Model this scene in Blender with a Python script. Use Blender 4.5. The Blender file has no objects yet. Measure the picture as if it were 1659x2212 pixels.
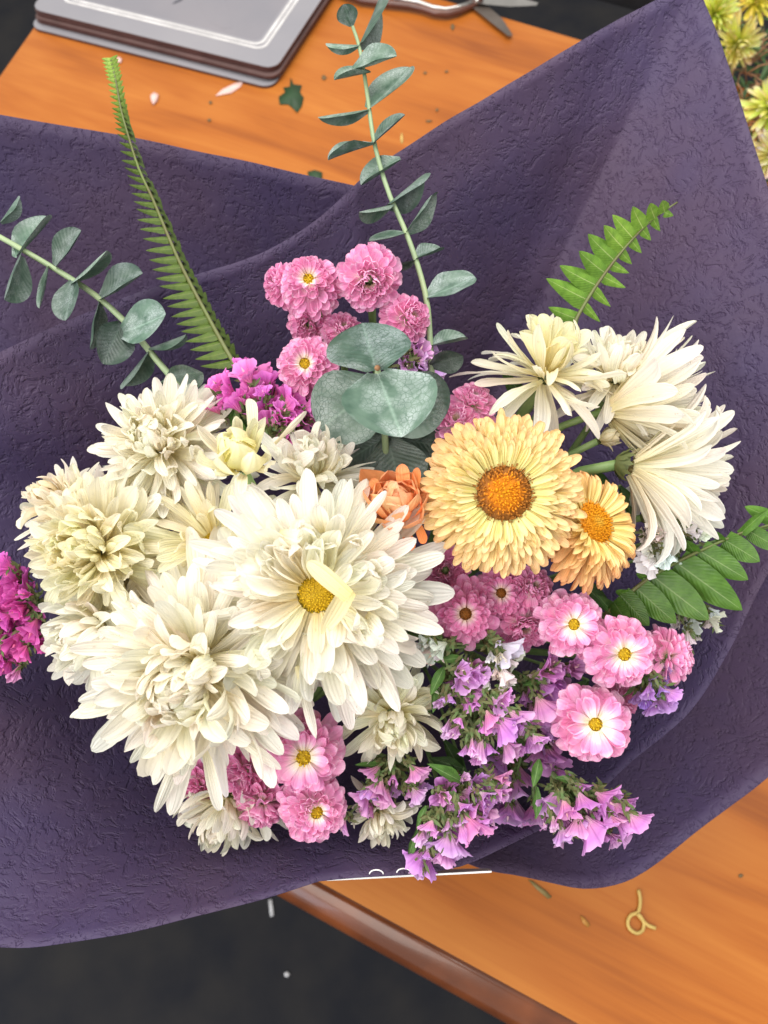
import bpy, math, random
import numpy as np
from mathutils import Matrix, Vector, noise
R = random.Random(7)
PI = math.pi
scene = bpy.context.scene
COL = scene.collection

# ------------------------------------------------------------------ camera, room light, exposure
FOC = 1608.0
TILT = math.radians(25)
TABLE_Z = 0.75
cam_d = bpy.data.cameras.new('camera')
cam = bpy.data.objects.new('camera', cam_d); COL.objects.link(cam)
CM = Matrix.Translation((0, 0, TABLE_Z + 0.70)) @ Matrix.Rotation(TILT, 4, 'X')
cam.matrix_world = CM
cam_d.sensor_fit = 'VERTICAL'; cam_d.sensor_height = 24.0; cam_d.lens = 24.0 * FOC / 2212
cam_d.clip_start = 0.01; cam_d.clip_end = 50
cam_d.dof.use_dof = True; cam_d.dof.focus_distance = 0.315; cam_d.dof.aperture_fstop = 9.0
scene.camera = cam
w = bpy.data.worlds.new('World'); scene.world = w; w.use_nodes = True
w.node_tree.nodes['Background'].inputs[0].default_value = (1.0, 0.98, 0.955, 1)
w.node_tree.nodes['Background'].inputs[1].default_value = 0.58
def area(name, loc, target, sx, sy, power, col):
    l = bpy.data.lights.new(name, 'AREA'); l.shape = 'RECTANGLE'; l.size = sx; l.size_y = sy
    l.energy = power; l.color = col
    o = bpy.data.objects.new(name, l); COL.objects.link(o); o.location = loc
    o.rotation_euler = (Vector(target) - Vector(loc)).to_track_quat('-Z', 'Y').to_euler(); return o
area('ceiling_lamp', (-1.1, -0.55, 2.75), (0, .15, 1.1), 2.5, 1.8, 55, (1, .965, .9))
area('ceiling_lamp', (0.35, 1.0, 2.9), (0, .2, 1.1), 2.0, 1.2, 46, (1, .97, .92))
area('window_light', (-2.4, -1.9, 1.7), (0, .2, 1.1), 1.4, 1.5, 24, (.74, .84, 1))
scene.view_settings.view_transform = 'Standard'; scene.view_settings.look = 'None'
scene.cycles.max_bounces = 14; scene.cycles.diffuse_bounces = 9; scene.cycles.transmission_bounces = 8
scene.view_settings.exposure = 0.17; scene.view_settings.gamma = 1

# ------------------------------------------------------------------ helpers
def C(px, py, d):                       # point in the camera's own frame (metres)
    return Vector(((px - 829.5) / FOC * d, -(py - 1106) / FOC * d, -d))
def on_plane(px, py, z=TABLE_Z):        # world point on a level plane
    o = CM.translation; v = CM.to_3x3() @ C(px, py, 1)
    return o + v * ((z - o.z) / v.z)
def cam_pt(p): return CM @ p
def cam_vec(v): return CM.to_3x3() @ v
def lerp(a, b, t): return a + (b - a) * t
def sst(a, b, x):
    t = min(1, max(0, (x - a) / (b - a))); return t * t * (3 - 2 * t)

def mesh(name, verts, faces, mat, uvs=None, smooth=True):
    m = bpy.data.meshes.new(name); m.from_pydata([tuple(v) for v in verts], [], faces)
    if uvs is not None:
        l = m.uv_layers.new(name='uv')
        idx = np.empty(len(m.loops), dtype=np.int32); m.loops.foreach_get('vertex_index', idx)
        l.data.foreach_set('uv', np.asarray(uvs, dtype=np.float32)[idx].ravel())
    m.materials.append(mat)
    if smooth: m.shade_smooth()
    return m
class MB:
    def __init__(s): s.v = []; s.f = []; s.u = []
    def add(s, v, f, u=None):
        n = len(s.v); s.v += [Vector(x) for x in v]; s.f += [tuple(i + n for i in q) for q in f]
        s.u += list(u) if u is not None else [(0, 0)] * len(v)
    def tube(s, pts, r, k=6, cap=True):
        pts = [Vector(p) for p in pts]; n = len(pts); ring = []; up = None
        if not hasattr(r, '__len__'): r = [r] * n
        for i, p in enumerate(pts):
            t = (pts[min(i + 1, n - 1)] - pts[max(i - 1, 0)]).normalized()
            if up is None: up = t.orthogonal().normalized()
            up = (up - t * up.dot(t)).normalized(); b = t.cross(up)
            for j in range(k):
                a = 2 * PI * j / k; ring.append(p + (up * math.cos(a) + b * math.sin(a)) * r[i])
        f = [(i * k + j, i * k + (j + 1) % k, (i + 1) * k + (j + 1) % k, (i + 1) * k + j) for i in range(n - 1) for j in range(k)]
        u = [(j / k, i / (n - 1)) for i in range(n) for j in range(k)]
        if cap: f += [tuple(range(k))[::-1], tuple(range((n - 1) * k, n * k))]
        s.add(ring, f, u)
    def blade(s, a, b, wd, up=(0, 0, 1), seg=2):
        a = Vector(a); b = Vector(b); t = b - a; x = t.cross(Vector(up)).normalized() * wd; nrm = x.cross(t).normalized() * wd
        v = [a - x * .5, a + x * .5, lerp(a, b, .5) - x + nrm * .3, lerp(a, b, .5) + x + nrm * .3, b]
        s.add(v, [(0, 1, 3, 2), (2, 3, 4)], [(0, 0), (1, 0), (0, .5), (1, .5), (.5, 1)])
    def mesh(s, name, mat, smooth=True): return mesh(name, s.v, s.f, mat, s.u, smooth)

def obj(name, data, parent=None, mat=None, color=None):
    o = bpy.data.objects.new(name, data); COL.objects.link(o)
    if parent is not None: o.parent = parent
    if mat is not None: o.matrix_basis = mat
    if color is not None: o.color = (*color, 1)
    return o
def tag(o, label=None, cat=None, group=None, kind=None):
    if label: o['label'] = label
    if cat: o['category'] = cat
    if group: o['group'] = group
    if kind: o['kind'] = kind
    return o
def thing(name, label, cat, group=None, mat=None):
    return tag(obj(name, None, None, mat), label, cat, group)
def frame(z, y=None, loc=(0, 0, 0)):    # basis with given Z, and Y as near as possible to y
    z = Vector(z).normalized(); y = Vector(y) if y is not None else Vector((0, 1, 0))
    x = y.cross(z)
    if x.length < 1e-4: x = z.orthogonal()
    x.normalize(); y = z.cross(x)
    return Matrix.Translation(loc) @ Matrix((x, y, z)).transposed().to_4x4()

# ------------------------------------------------------------------ materials
def newmat(name):
    m = bpy.data.materials.new(name); m.use_nodes = True; nt = m.node_tree
    return m, nt, nt.nodes['Principled BSDF'], nt.nodes['Material Output']
def N(nt, t, **kw):
    n = nt.nodes.new(t)
    for k, v in kw.items(): setattr(n, k, v)
    return n
def ramp(nt, fac, stops, interp='LINEAR'):
    r = nt.nodes.new('ShaderNodeValToRGB'); e = r.color_ramp.elements; r.color_ramp.interpolation = interp
    while len(e) < len(stops): e.new(.5)
    for q, (p, c) in zip(e, stops): q.position = p; q.color = (*c, 1) if len(c) == 3 else c
    nt.links.new(fac, r.inputs[0]); return r.outputs[0]
def mix(nt, a, b, fac, mode='MIX'):
    m = nt.nodes.new('ShaderNodeMix'); m.data_type = 'RGBA'; m.blend_type = mode
    for s, v in ((m.inputs[0], fac), (m.inputs[6], a), (m.inputs[7], b)):
        if hasattr(v, 'default_value') or hasattr(v, 'links'): nt.links.new(v, s)
        elif isinstance(v, (int, float)): s.default_value = v
        else: s.default_value = (*v, 1) if len(v) == 3 else v
    return m.outputs[2]
def math_n(nt, op, a, b=None, clamp=False):
    m = nt.nodes.new('ShaderNodeMath'); m.operation = op; m.use_clamp = clamp
    for s, v in zip(m.inputs, (a, b)):
        if v is None: continue
        if hasattr(v, 'links'): nt.links.new(v, s)
        else: s.default_value = v
    return m.outputs[0]
def tex(nt, kind, scale, vec=None, **kw):
    t = nt.nodes.new(kind)
    for k, v in kw.items():
        if k in t.inputs: t.inputs[k].default_value = v
        else: setattr(t, k, v)
    t.inputs['Scale'].default_value = scale
    if vec is not None: nt.links.new(vec, t.inputs['Vector'])
    return t
def bump(nt, h, strength, dist, bsdf, extra=None):
    b = nt.nodes.new('ShaderNodeBump'); b.inputs['Strength'].default_value = strength; b.inputs['Distance'].default_value = dist
    nt.links.new(h, b.inputs['Height']); nt.links.new(b.outputs[0], bsdf.inputs['Normal'])
    if extra: nt.links.new(b.outputs[0], extra.inputs['Normal'])
    return b.outputs[0]

def petal_mat(name, stops, rough=.5, trans=.25, spots=None, ribs=9, rib_s=.35, spec=.25):
    """colour along the petal (v), tinted by the object's own colour; veins as fine relief, some light passes through"""
    m, nt, p, out = newmat(name); L = nt.links.new
    uv = N(nt, 'ShaderNodeUVMap'); sep = N(nt, 'ShaderNodeSeparateXYZ'); L(uv.outputs[0], sep.inputs[0])
    info = N(nt, 'ShaderNodeObjectInfo'); tc = N(nt, 'ShaderNodeTexCoord')
    n1 = tex(nt, 'ShaderNodeTexNoise', 3.0, tc.outputs['Object'], Detail=2.0)
    v = math_n(nt, 'ADD', sep.outputs[1], math_n(nt, 'MULTIPLY', math_n(nt, 'SUBTRACT', info.outputs['Random'], .5), .12))
    c = ramp(nt, v, stops)
    c = mix(nt, c, info.outputs['Color'], 1.0, 'MULTIPLY')
    if spots:
        comb = N(nt, 'ShaderNodeCombineXYZ'); L(sep.outputs[0], comb.inputs[0]); L(math_n(nt, 'MULTIPLY', sep.outputs[1], 3.0), comb.inputs[1])
        L(math_n(nt, 'MULTIPLY', info.outputs['Random'], 91.0), comb.inputs[2])
        s = tex(nt, 'ShaderNodeTexNoise', 7.0, comb.outputs[0], Detail=2.0)
        f = ramp(nt, s.outputs[0], [(.70, (0, 0, 0)), (.76, (1, 1, 1))])
        c = mix(nt, c, spots, math_n(nt, 'MULTIPLY', f, .55))
        s2 = tex(nt, 'ShaderNodeTexNoise', 1.3, comb.outputs[0], Detail=1.0)
        c = mix(nt, c, (1.0, .96, .88), math_n(nt, 'MULTIPLY', s2.outputs[0], .3), 'MULTIPLY')
    L(c, p.inputs['Base Color']); p.inputs['Roughness'].default_value = rough
    p.inputs['Specular IOR Level'].default_value = spec
    # ribs along the petal
    wv = math_n(nt, 'SINE', math_n(nt, 'MULTIPLY', sep.outputs[0], ribs * 2 * PI))
    wv = math_n(nt, 'ADD', math_n(nt, 'MULTIPLY', wv, .5), math_n(nt, 'MULTIPLY', n1.outputs[0], 1.2))
    tr = N(nt, 'ShaderNodeBsdfTranslucent'); L(c, tr.inputs[0])
    bump(nt, wv, rib_s, .0004, p, tr)
    mx = N(nt, 'ShaderNodeMixShader'); mx.inputs[0].default_value = trans
    L(p.outputs[0], mx.inputs[1]); L(tr.outputs[0], mx.inputs[2]); L(mx.outputs[0], out.inputs[0])
    return m
M = {}
M['white'] = petal_mat('white_petal', [(0, (.95, .88, .58)), (.3, (.955, .92, .76)), (.65, (.955, .935, .86)), (1, (.955, .945, .915))], .5, .46, (.55, .42, .25), ribs=5, rib_s=.45)
M['pink'] = petal_mat('pink_petal', [(0, (.95, .90, .66)), (.3, (.94, .80, .83)), (.55, (.91, .50, .71)), (.82, (.89, .38, .64)), (1, (.94, .62, .80))], .5, .25, None, ribs=4)
M['straw'] = petal_mat('papery_bract', [(0, (.90, .82, .30)), (.5, (.90, .76, .28)), (.85, (.90, .72, .29)), (1, (.86, .58, .24))], .3, .2, None, ribs=5, rib_s=.4, spec=.45)
M['statice'] = petal_mat('statice_floret', [(0, (.78, .58, .60)), (.35, (.66, .30, .54)), (.7, (.60, .26, .62)), (1, (.74, .44, .78))], .6, .3, None, ribs=14, rib_s=.8, spec=.1)
M['statice_white'] = petal_mat('white_statice_floret', [(0, (.80, .78, .62)), (.35, (.84, .80, .76)), (1, (.88, .86, .86))], .6, .3, None, ribs=14, rib_s=.8, spec=.1)
M['spider'] = petal_mat('spider_petal', [(0, (.45, .55, .05)), (.5, (.72, .72, .12)), (.85, (.78, .74, .25)), (1, (.7, .6, .35))], .55, .2, None)

def leaf_mat(name, base, dark, rough=.5, trans=.12, bloom=None, vs=9, rib=.5):
    m, nt, p, out = newmat(name); L = nt.links.new
    uv = N(nt, 'ShaderNodeUVMap'); sep = N(nt, 'ShaderNodeSeparateXYZ'); L(uv.outputs[0], sep.inputs[0])
    info = N(nt, 'ShaderNodeObjectInfo'); tc = N(nt, 'ShaderNodeTexCoord')
    n1 = tex(nt, 'ShaderNodeTexNoise', 4.0, tc.outputs['Object'], Detail=4.0)
    c = mix(nt, dark, base, ramp(nt, n1.outputs[0], [(.35, (0, 0, 0)), (.62, (1, 1, 1))]))
    if bloom:
        off = N(nt, 'ShaderNodeVectorMath', operation='ADD'); L(uv.outputs[0], off.inputs[0]); L(info.outputs['Random'], off.inputs[1])
        vo = tex(nt, 'ShaderNodeTexVoronoi', vs * 1.7, off.outputs[0], feature='DISTANCE_TO_EDGE')
        vo2 = tex(nt, 'ShaderNodeTexVoronoi', vs * 2.3, off.outputs[0], feature='DISTANCE_TO_EDGE')
        e = ramp(nt, math_n(nt, 'MINIMUM', vo.outputs[0], math_n(nt, 'ADD', math_n(nt, 'MULTIPLY', vo2.outputs[0], 1.5), .015)), [(0, (0, 0, 0)), (.09, (1, 1, 1))])
        n3 = tex(nt, 'ShaderNodeTexNoise', 2.6, off.outputs[0], Detail=5.0)
        f = math_n(nt, 'MULTIPLY', e, ramp(nt, n3.outputs[0], [(.42, (0, 0, 0)), (.66, (1, 1, 1))]))
        c = mix(nt, c, bloom, math_n(nt, 'MULTIPLY', f, .75))
    # pale midrib
    rb = math_n(nt, 'ABSOLUTE', math_n(nt, 'SUBTRACT', sep.outputs[0], .5))
    c = mix(nt, c, (.30, .42, .22) if not bloom else (.30, .42, .34), ramp(nt, rb, [(.0, (rib * (.6 if bloom else 1),) * 3), (.03, (0, 0, 0))]))
    c = mix(nt, c, info.outputs['Color'], 1.0, 'MULTIPLY')
    L(c, p.inputs['Base Color']); p.inputs['Roughness'].default_value = rough; p.inputs['Specular IOR Level'].default_value = .35
    side = math_n(nt, 'SINE', math_n(nt, 'MULTIPLY', math_n(nt, 'ADD', sep.outputs[1], math_n(nt, 'MULTIPLY', rb, -.7)), 70))
    h = math_n(nt, 'ADD', math_n(nt, 'MULTIPLY', side, .25), n1.outputs[0])
    tr = N(nt, 'ShaderNodeBsdfTranslucent'); L(c, tr.inputs[0]); bump(nt, h, .4, .0004, p, tr)
    mx = N(nt, 'ShaderNodeMixShader'); mx.inputs[0].default_value = trans
    L(p.outputs[0], mx.inputs[1]); L(tr.outputs[0], mx.inputs[2]); L(mx.outputs[0], out.inputs[0])
    return m
M['euc'] = leaf_mat('eucalyptus_leaf', (.095, .150, .112), (.05, .092, .066), .42, .05, (.33, .38, .365), 9)
M['fern'] = leaf_mat('fern_leaflet', (.10, .235, .035), (.055, .145, .02), .4, .2, None, rib=.6)
M['leaf'] = leaf_mat('green_leaf', (.06, .13, .03), (.035, .08, .02), .5, .12, None)

def simple(name, col, rough=.5, nscale=None, col2=None, metal=0, bs=0, spec=.5, coat=0):
    m, nt, p, out = newmat(name)
    p.inputs['Roughness'].default_value = rough; p.inputs['Metallic'].default_value = metal
    p.inputs['Specular IOR Level'].default_value = spec; p.inputs['Coat Weight'].default_value = coat
    tc = N(nt, 'ShaderNodeTexCoord'); n = tex(nt, 'ShaderNodeTexNoise', nscale or 40, tc.outputs['Object'], Detail=4.0)
    c = mix(nt, col, col2 or tuple(x * .75 for x in col), ramp(nt, n.outputs[0], [(.35, (0, 0, 0)), (.65, (1, 1, 1))]))
    nt.links.new(c, p.inputs['Base Color'])
    if bs: bump(nt, n.outputs[0], bs, .001, p)
    return m
M['stem'] = simple('green_stem', (.22, .32, .12), .5, 60, (.13, .22, .07))
M['euc_stem'] = simple('pale_stem', (.30, .38, .20), .5, 60, (.22, .30, .17))
M['bract'] = simple('green_bract', (.065, .125, .03), .65, 300, (.12, .10, .035))
M['fern_stem'] = simple('fern_stem', (.11, .15, .035), .5, 60, (.10, .09, .03))
M['black'] = simple('black_plastic', (.012, .012, .014), .45)
M['card'] = simple('white_card', (.85, .85, .83), .5)
M['dbrown'] = simple('mat_edge', (.07, .022, .018), .55)
M['gbrown'] = simple('dry_straw', (.33, .17, .08), .7, 200, (.2, .09, .04))
M['steel'] = simple('steel', (.55, .53, .5), .3, 30, metal=.9)
M['steel2'] = simple('dark_steel', (.17, .14, .12), .45, 30, metal=.6)  # darker, rougher steel for the second blade
M['handle'] = simple('handle_plastic', (.12, .045, .03), .25, 40)
M['straw2'] = simple('dried_tendril', (.6, .42, .12), .6)
M['debris'] = simple('dry_debris', (.16, .10, .04), .7)
M['pinkbit'] = simple('pink_scrap', (.8, .55, .5), .6)
M['whitebit'] = simple('pale_scrap', (.6, .6, .62), .6)

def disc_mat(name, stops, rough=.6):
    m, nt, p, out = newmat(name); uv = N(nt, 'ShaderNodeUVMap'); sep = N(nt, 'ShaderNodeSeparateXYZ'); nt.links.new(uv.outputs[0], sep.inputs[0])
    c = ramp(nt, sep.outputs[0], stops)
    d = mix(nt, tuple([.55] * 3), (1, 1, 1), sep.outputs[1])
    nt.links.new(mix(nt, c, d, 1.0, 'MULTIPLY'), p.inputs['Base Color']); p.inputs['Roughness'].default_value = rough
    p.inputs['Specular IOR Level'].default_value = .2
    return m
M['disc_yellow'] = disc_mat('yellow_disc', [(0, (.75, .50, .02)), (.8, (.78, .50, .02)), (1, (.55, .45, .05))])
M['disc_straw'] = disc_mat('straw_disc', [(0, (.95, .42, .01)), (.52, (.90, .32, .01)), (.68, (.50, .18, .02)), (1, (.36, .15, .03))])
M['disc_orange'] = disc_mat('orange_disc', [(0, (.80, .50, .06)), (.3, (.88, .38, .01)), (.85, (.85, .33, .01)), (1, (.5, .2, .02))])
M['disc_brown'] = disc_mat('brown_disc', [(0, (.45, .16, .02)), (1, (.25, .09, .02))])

# paper -----------------------------------------------------------------
def paper_mat(name, c1, c2):
    m, nt, p, out = newmat(name); L = nt.links.new
    tc = N(nt, 'ShaderNodeTexCoord'); o = tc.outputs['Object']
    n0 = tex(nt, 'ShaderNodeTexNoise', 9, o, Detail=3.0)
    wob = N(nt, 'ShaderNodeVectorMath', operation='MULTIPLY_ADD')
    nv = tex(nt, 'ShaderNodeTexNoise', 70, o, Detail=1.0); L(nv.outputs['Color'], wob.inputs[0]); wob.inputs[1].default_value = (.012, .012, .012); L(o, wob.inputs[2])
    def dents(scale, sq, lo, hi):
        mp = N(nt, 'ShaderNodeMapping'); mp.inputs['Scale'].default_value = sq; mp.inputs['Rotation'].default_value = (0, 0, sq[2] * .8); L(wob.outputs[0], mp.inputs['Vector'])
        n = tex(nt, 'ShaderNodeTexNoise', scale, mp.outputs[0], Detail=3.0, Roughness=.6)
        return ramp(nt, n.outputs[0], [(lo, (0, 0, 0)), (hi, (1, 1, 1))])
    a = dents(300, (1, .5, .7), .35, .47); b = dents(380, (.5, 1, .6), .35, .47); c3 = dents(230, (.8, .5, .9), .30, .42)
    g = tex(nt, 'ShaderNodeTexNoise', 38, o, Detail=2.0)
    gate = ramp(nt, g.outputs[0], [(.42, (0, 0, 0)), (.58, (1, 1, 1))])
    a2 = mix(nt, (1, 1, 1), a, gate); b2 = mix(nt, b, (1, 1, 1), gate)
    fine = tex(nt, 'ShaderNodeTexNoise', 1100, o, Detail=2.0)
    h = math_n(nt, 'ADD', math_n(nt, 'MULTIPLY', math_n(nt, 'MULTIPLY', a2, b2), c3), math_n(nt, 'MULTIPLY', fine.outputs[0], .15))
    crump = tex(nt, 'ShaderNodeTexNoise', 60, wob.outputs[0], Detail=3.0)
    h = math_n(nt, 'ADD', h, math_n(nt, 'MULTIPLY', crump.outputs[0], 1.6))
    bump(nt, h, .85, .0007, p)
    c = mix(nt, c1, c2, ramp(nt, n0.outputs[0], [(.4, (0, 0, 0)), (.62, (1, 1, 1))]))
    L(c, p.inputs['Base Color']); p.inputs['Roughness'].default_value = .6; p.inputs['Specular IOR Level'].default_value = .3
    return m
M['paper'] = paper_mat('purple_paper', (.049, .034, .086), (.059, .036, .075))

# wood -------------------------------------------------------------------
def wood_mat():
    m, nt, p, out = newmat('orange_pine'); L = nt.links.new
    tc = N(nt, 'ShaderNodeTexCoord')
    def streak(sx, sy, sc, det, dist):
        mp = N(nt, 'ShaderNodeMapping'); mp.inputs['Scale'].default_value = (sx, sy, 1); L(tc.outputs['Object'], mp.inputs[0])
        return tex(nt, 'ShaderNodeTexNoise', sc, mp.outputs[0], Detail=det, Roughness=.6, Distortion=dist).outputs[0]
    broad = streak(.9, 7, 2.3, 3.0, .9); fine = streak(3, 90, 3.0, 5.0, .2); blot = streak(1.5, 2.5, 2.6, 3.0, .3)
    class _o: pass
    n = _o(); n.outputs = [fine]
    f = math_n(nt, 'ADD', math_n(nt, 'MULTIPLY', broad, .62), math_n(nt, 'MULTIPLY', fine, .16)); f = math_n(nt, 'ADD', f, math_n(nt, 'MULTIPLY', blot, .26))
    c = ramp(nt, f, [(.36, (.25, .066, .010)), (.5, (.37, .108, .015)), (.66, (.45, .155, .026))])
    s = tex(nt, 'ShaderNodeTexNoise', 16, tc.outputs['Object'], Detail=3.0)
    c = mix(nt, c, (.22, .075, .02), ramp(nt, s.outputs[0], [(.69, (0, 0, 0)), (.76, (.5, .5, .5))]))
    L(c, p.inputs['Base Color']); p.inputs['Roughness'].default_value = .42; p.inputs['Coat Weight'].default_value = .12; p.inputs['Coat Roughness'].default_value = .18
    p.inputs['Specular IOR Level'].default_value = .25
    bump(nt, n.outputs[0], .12, .001, p)
    return m
M['wood'] = wood_mat()
M['wood_edge'] = simple('wood_edge', (.17, .045, .011), .3, 25, (.10, .026, .007), coat=.25)  # darker wood: shading of the sloping front edge put into the colour
M['floor'] = simple('charcoal_floor', (.017, .018, .023), .9, 9, (.028, .027, .028), spec=.12, bs=.1)

# ------------------------------------------------------------------ setting: floor and table
fl = MB(); fl.add([(-4, -3, 0), (4, -3, 0), (4, 5, 0), (-4, 5, 0)], [(0, 1, 2, 3)])
tag(obj('floor', fl.mesh('floor', M['floor'])), 'dark charcoal floor below the table', kind='structure')

e0 = on_plane(690, 1905); e1 = on_plane(1250, 2212)         # front edge of the table top
l0 = on_plane(0, 165); l1 = on_plane(75, 58)                # left edge
ex = (e1 - e0).normalized(); lx = (l1 - l0).normalized()
den = ex.x * lx.y - ex.y * lx.x; dv = l0 - e0
corner = e0 + ex * ((dv.x * lx.y - dv.y * lx.x) / den)
yaw = math.atan2(ex.y, ex.x)
tb = thing('table', 'varnished orange pine table top with a rounded darker front edge', 'table', None,
           Matrix.Translation((corner.x, corner.y, TABLE_Z)) @ Matrix.Rotation(yaw, 4, 'Z'))
inv = tb.matrix_basis.inverted()
lv = (inv.to_3x3() @ lx)                                    # left edge direction in table frame
W_, D_ = 1.75, 1.15
sk = lv.x / lv.y
poly = [(0, 0), (W_, 0), (W_ + sk * D_, D_), (sk * D_, D_)]
NB = 1                                                      # boards run along the front edge
for k in range(NB):
    a, b = D_ * k / NB + (.0004 if k else 0), D_ * (k + 1) / NB - .0004
    v = []
    for z in (0, -.028):
        v += [(sk * a, a, z), (W_ + sk * a, a, z), (W_ + sk * b, b, z), (sk * b, b, z)]
    f = [(0, 1, 2, 3), (7, 6, 5, 4), (0, 4, 5, 1), (1, 5, 6, 2), (2, 6, 7, 3), (3, 7, 4, 0)]
    obj('board', mesh('board', v, f, M['wood'], smooth=False), tb)
mb = MB(); prof = [(0, 0)] + [(-.027 * math.sin(t), -.027 * (1 - math.cos(t))) for t in [PI / 2 * i / 8 for i in range(1, 9)]] + [(-.024, -.034), (0, -.034)]
n = len(prof); v = []
for x in (-.027, W_): v += [(x, y, z) for y, z in prof]
mb.add(v, [(i, (i + 1) % n, (i + 1) % n + n, i + n) for i in range(n)] + [tuple(range(n))[::-1], tuple(range(n, 2 * n))])
obj('front_edge', mb.mesh('front_edge', M['wood_edge']), tb)
for x, y in ((.12, .1), (W_ - .1, .1), (.12, D_ - .1), (W_ - .1, D_ - .1)):
    q = MB(); v = [(x + sk * y + a * .03, y + b * .03, z) for z in (-.029, -TABLE_Z) for a, b in ((-1, -1), (1, -1), (1, 1), (-1, 1))]
    q.add(v, [(0, 1, 2, 3), (7, 6, 5, 4), (0, 4, 5, 1), (1, 5, 6, 2), (2, 6, 7, 3), (3, 7, 4, 0)]); obj('leg', q.mesh('leg', M['wood_edge'], False), tb)

# placemats ----------------------------------------------------------------
def rounded(w_, d_, r, n=6):
    pts = []
    for cx, cy, a0 in ((w_ - r, r, -PI / 2), (w_ - r, d_ - r, 0), (r, d_ - r, PI / 2), (r, r, PI)):
        pts += [(cx + r * math.cos(a0 + PI / 2 * i / n), cy + r * math.sin(a0 + PI / 2 * i / n)) for i in range(n + 1)]
    return pts
def slab(pts, z0, z1):
    n = len(pts); return [(x, y, z0) for x, y in pts] + [(x, y, z1) for x, y in pts], [tuple(range(n, 2 * n)), tuple(range(n))[::-1]] + [(i, (i + 1) % n, (i + 1) % n + n, i + n) for i in range(n)]
def ringm(w_, d_, i0, i1, r, z):
    a = [(x + i0, y + i0, z) for x, y in rounded(w_ - 2 * i0, d_ - 2 * i0, r)]; b = [(x + i1, y + i1, z) for x, y in rounded(w_ - 2 * i1, d_ - 2 * i1, max(.004, r - (i1 - i0)))]
    n = len(a); return a + b, [(i, (i + 1) % n, (i + 1) % n + n, i + n) for i in range(n)]
M['mat_top'] = simple('grey_laminate', (.235, .23, .255), .32, 6, (.27, .26, .28))
M['mat_mid'] = simple('dull_brown_laminate', (.12, .07, .065), .5)
M['mat_in'] = simple('grey_laminate_panel', (.20, .195, .22), .32, 6, (.235, .22, .24))
M['mat_line'] = simple('white_print', (.68, .66, .66), .35)
M['mat_fig'] = simple('dark_print', (.09, .09, .11), .35)
zs = [0.0042 * k for k in range(5)]
top_h = zs[-1] + .004
c0 = on_plane(585, 152, TABLE_Z + top_h); c1 = on_plane(62, 22, TABLE_Z + top_h)
mdir = (c0 - c1).normalized(); myaw = math.atan2(mdir.y, mdir.x); mw = (c0 - c1).length + .005
desc = ['bottom grey placemat of the stack, its pale edge sticking out below the others', 'second placemat from the bottom of the stack, thin dark brown edge',
        'middle placemat of the stack with brown cork-like edge', 'second placemat from the top of the stack, dark edge',
        'top placemat of the stack, grey with white double border lines']
for k in range(5):
    dx, dy, rz = [(.0, -.013, .0), (-.002, -.001, .004), (.003, -.002, -.004), (-.001, .003, .003), (0, .004, 0)][k]
    t = thing('placemat', desc[k], 'placemat', 'stack of placemats at the back of the table', Matrix.Translation((c1.x, c1.y, TABLE_Z + zs[k] + .0004)) @ Matrix.Rotation(myaw + rz, 4, 'Z') @ Matrix.Translation((dx, dy, 0)))
    D2 = .30; pts = rounded(mw, D2, .018)
    v, f = slab(pts, 0, .0032); obj('cork_base', mesh('cork_base', v, f, M['dbrown'], smooth=False), t)
    v, f = slab(rounded(mw, D2, .018), .0033, .0038); obj('laminate_top', mesh('laminate_top', v, f, M['mat_top'] if k in (0, 4) else M['mat_mid'], smooth=False), t)
    if k == 4:
        v, f = slab([(x + .047, y + .047) for x, y in rounded(mw - .094, D2 - .094, .012)], .0038, .00392); obj('printed_panel', mesh('printed_panel', v, f, M['mat_in'], smooth=False), t)
        for i0, i1 in ((.031, .0355), (.038, .0425)):
            v, f = ringm(mw, D2, i0, i1, .016, .00405); obj('border_line', mesh('border_line', v, f, M['mat_line'], smooth=False), t)
        q = MB()
        for (px, py, r1, r2) in ((150, 70, 26, 12), (163, 78, 14, 5), (138, 62, 15, 5)):
            a = [(px * .001 + .0 + r1 * .001 * math.cos(i * PI / 8), py * .001 + r2 * .001 * math.sin(i * PI / 8 + .5), .00415) for i in range(16)]; q.add(a, [tuple(range(16))])
        q2 = MB(); P = [inv_p for inv_p in [t.matrix_basis.inverted() @ on_plane(x, y, TABLE_Z + top_h) for x, y in ((372, 10), (380, 8), (392, 3), (398, -3), (388, -2), (378, 3))]]
        q2.add([(p.x, p.y, .00415) for p in P], [tuple(range(6))]); obj('printed_motif', q2.mesh('printed_motif', M['mat_fig'], False), t)
        P = [t.matrix_basis.inverted() @ on_plane(x, y, TABLE_Z + top_h) for x, y in ((425, 0), (450, 45), (480, 62), (500, 60), (495, 20), (470, -40), (430, -40))]
        q2 = MB(); q2.add([(p.x, p.y, .0041) for p in P], [tuple(range(7))]); obj('printed_motif', q2.mesh('printed_motif', M['mat_in'], False), t)

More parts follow.
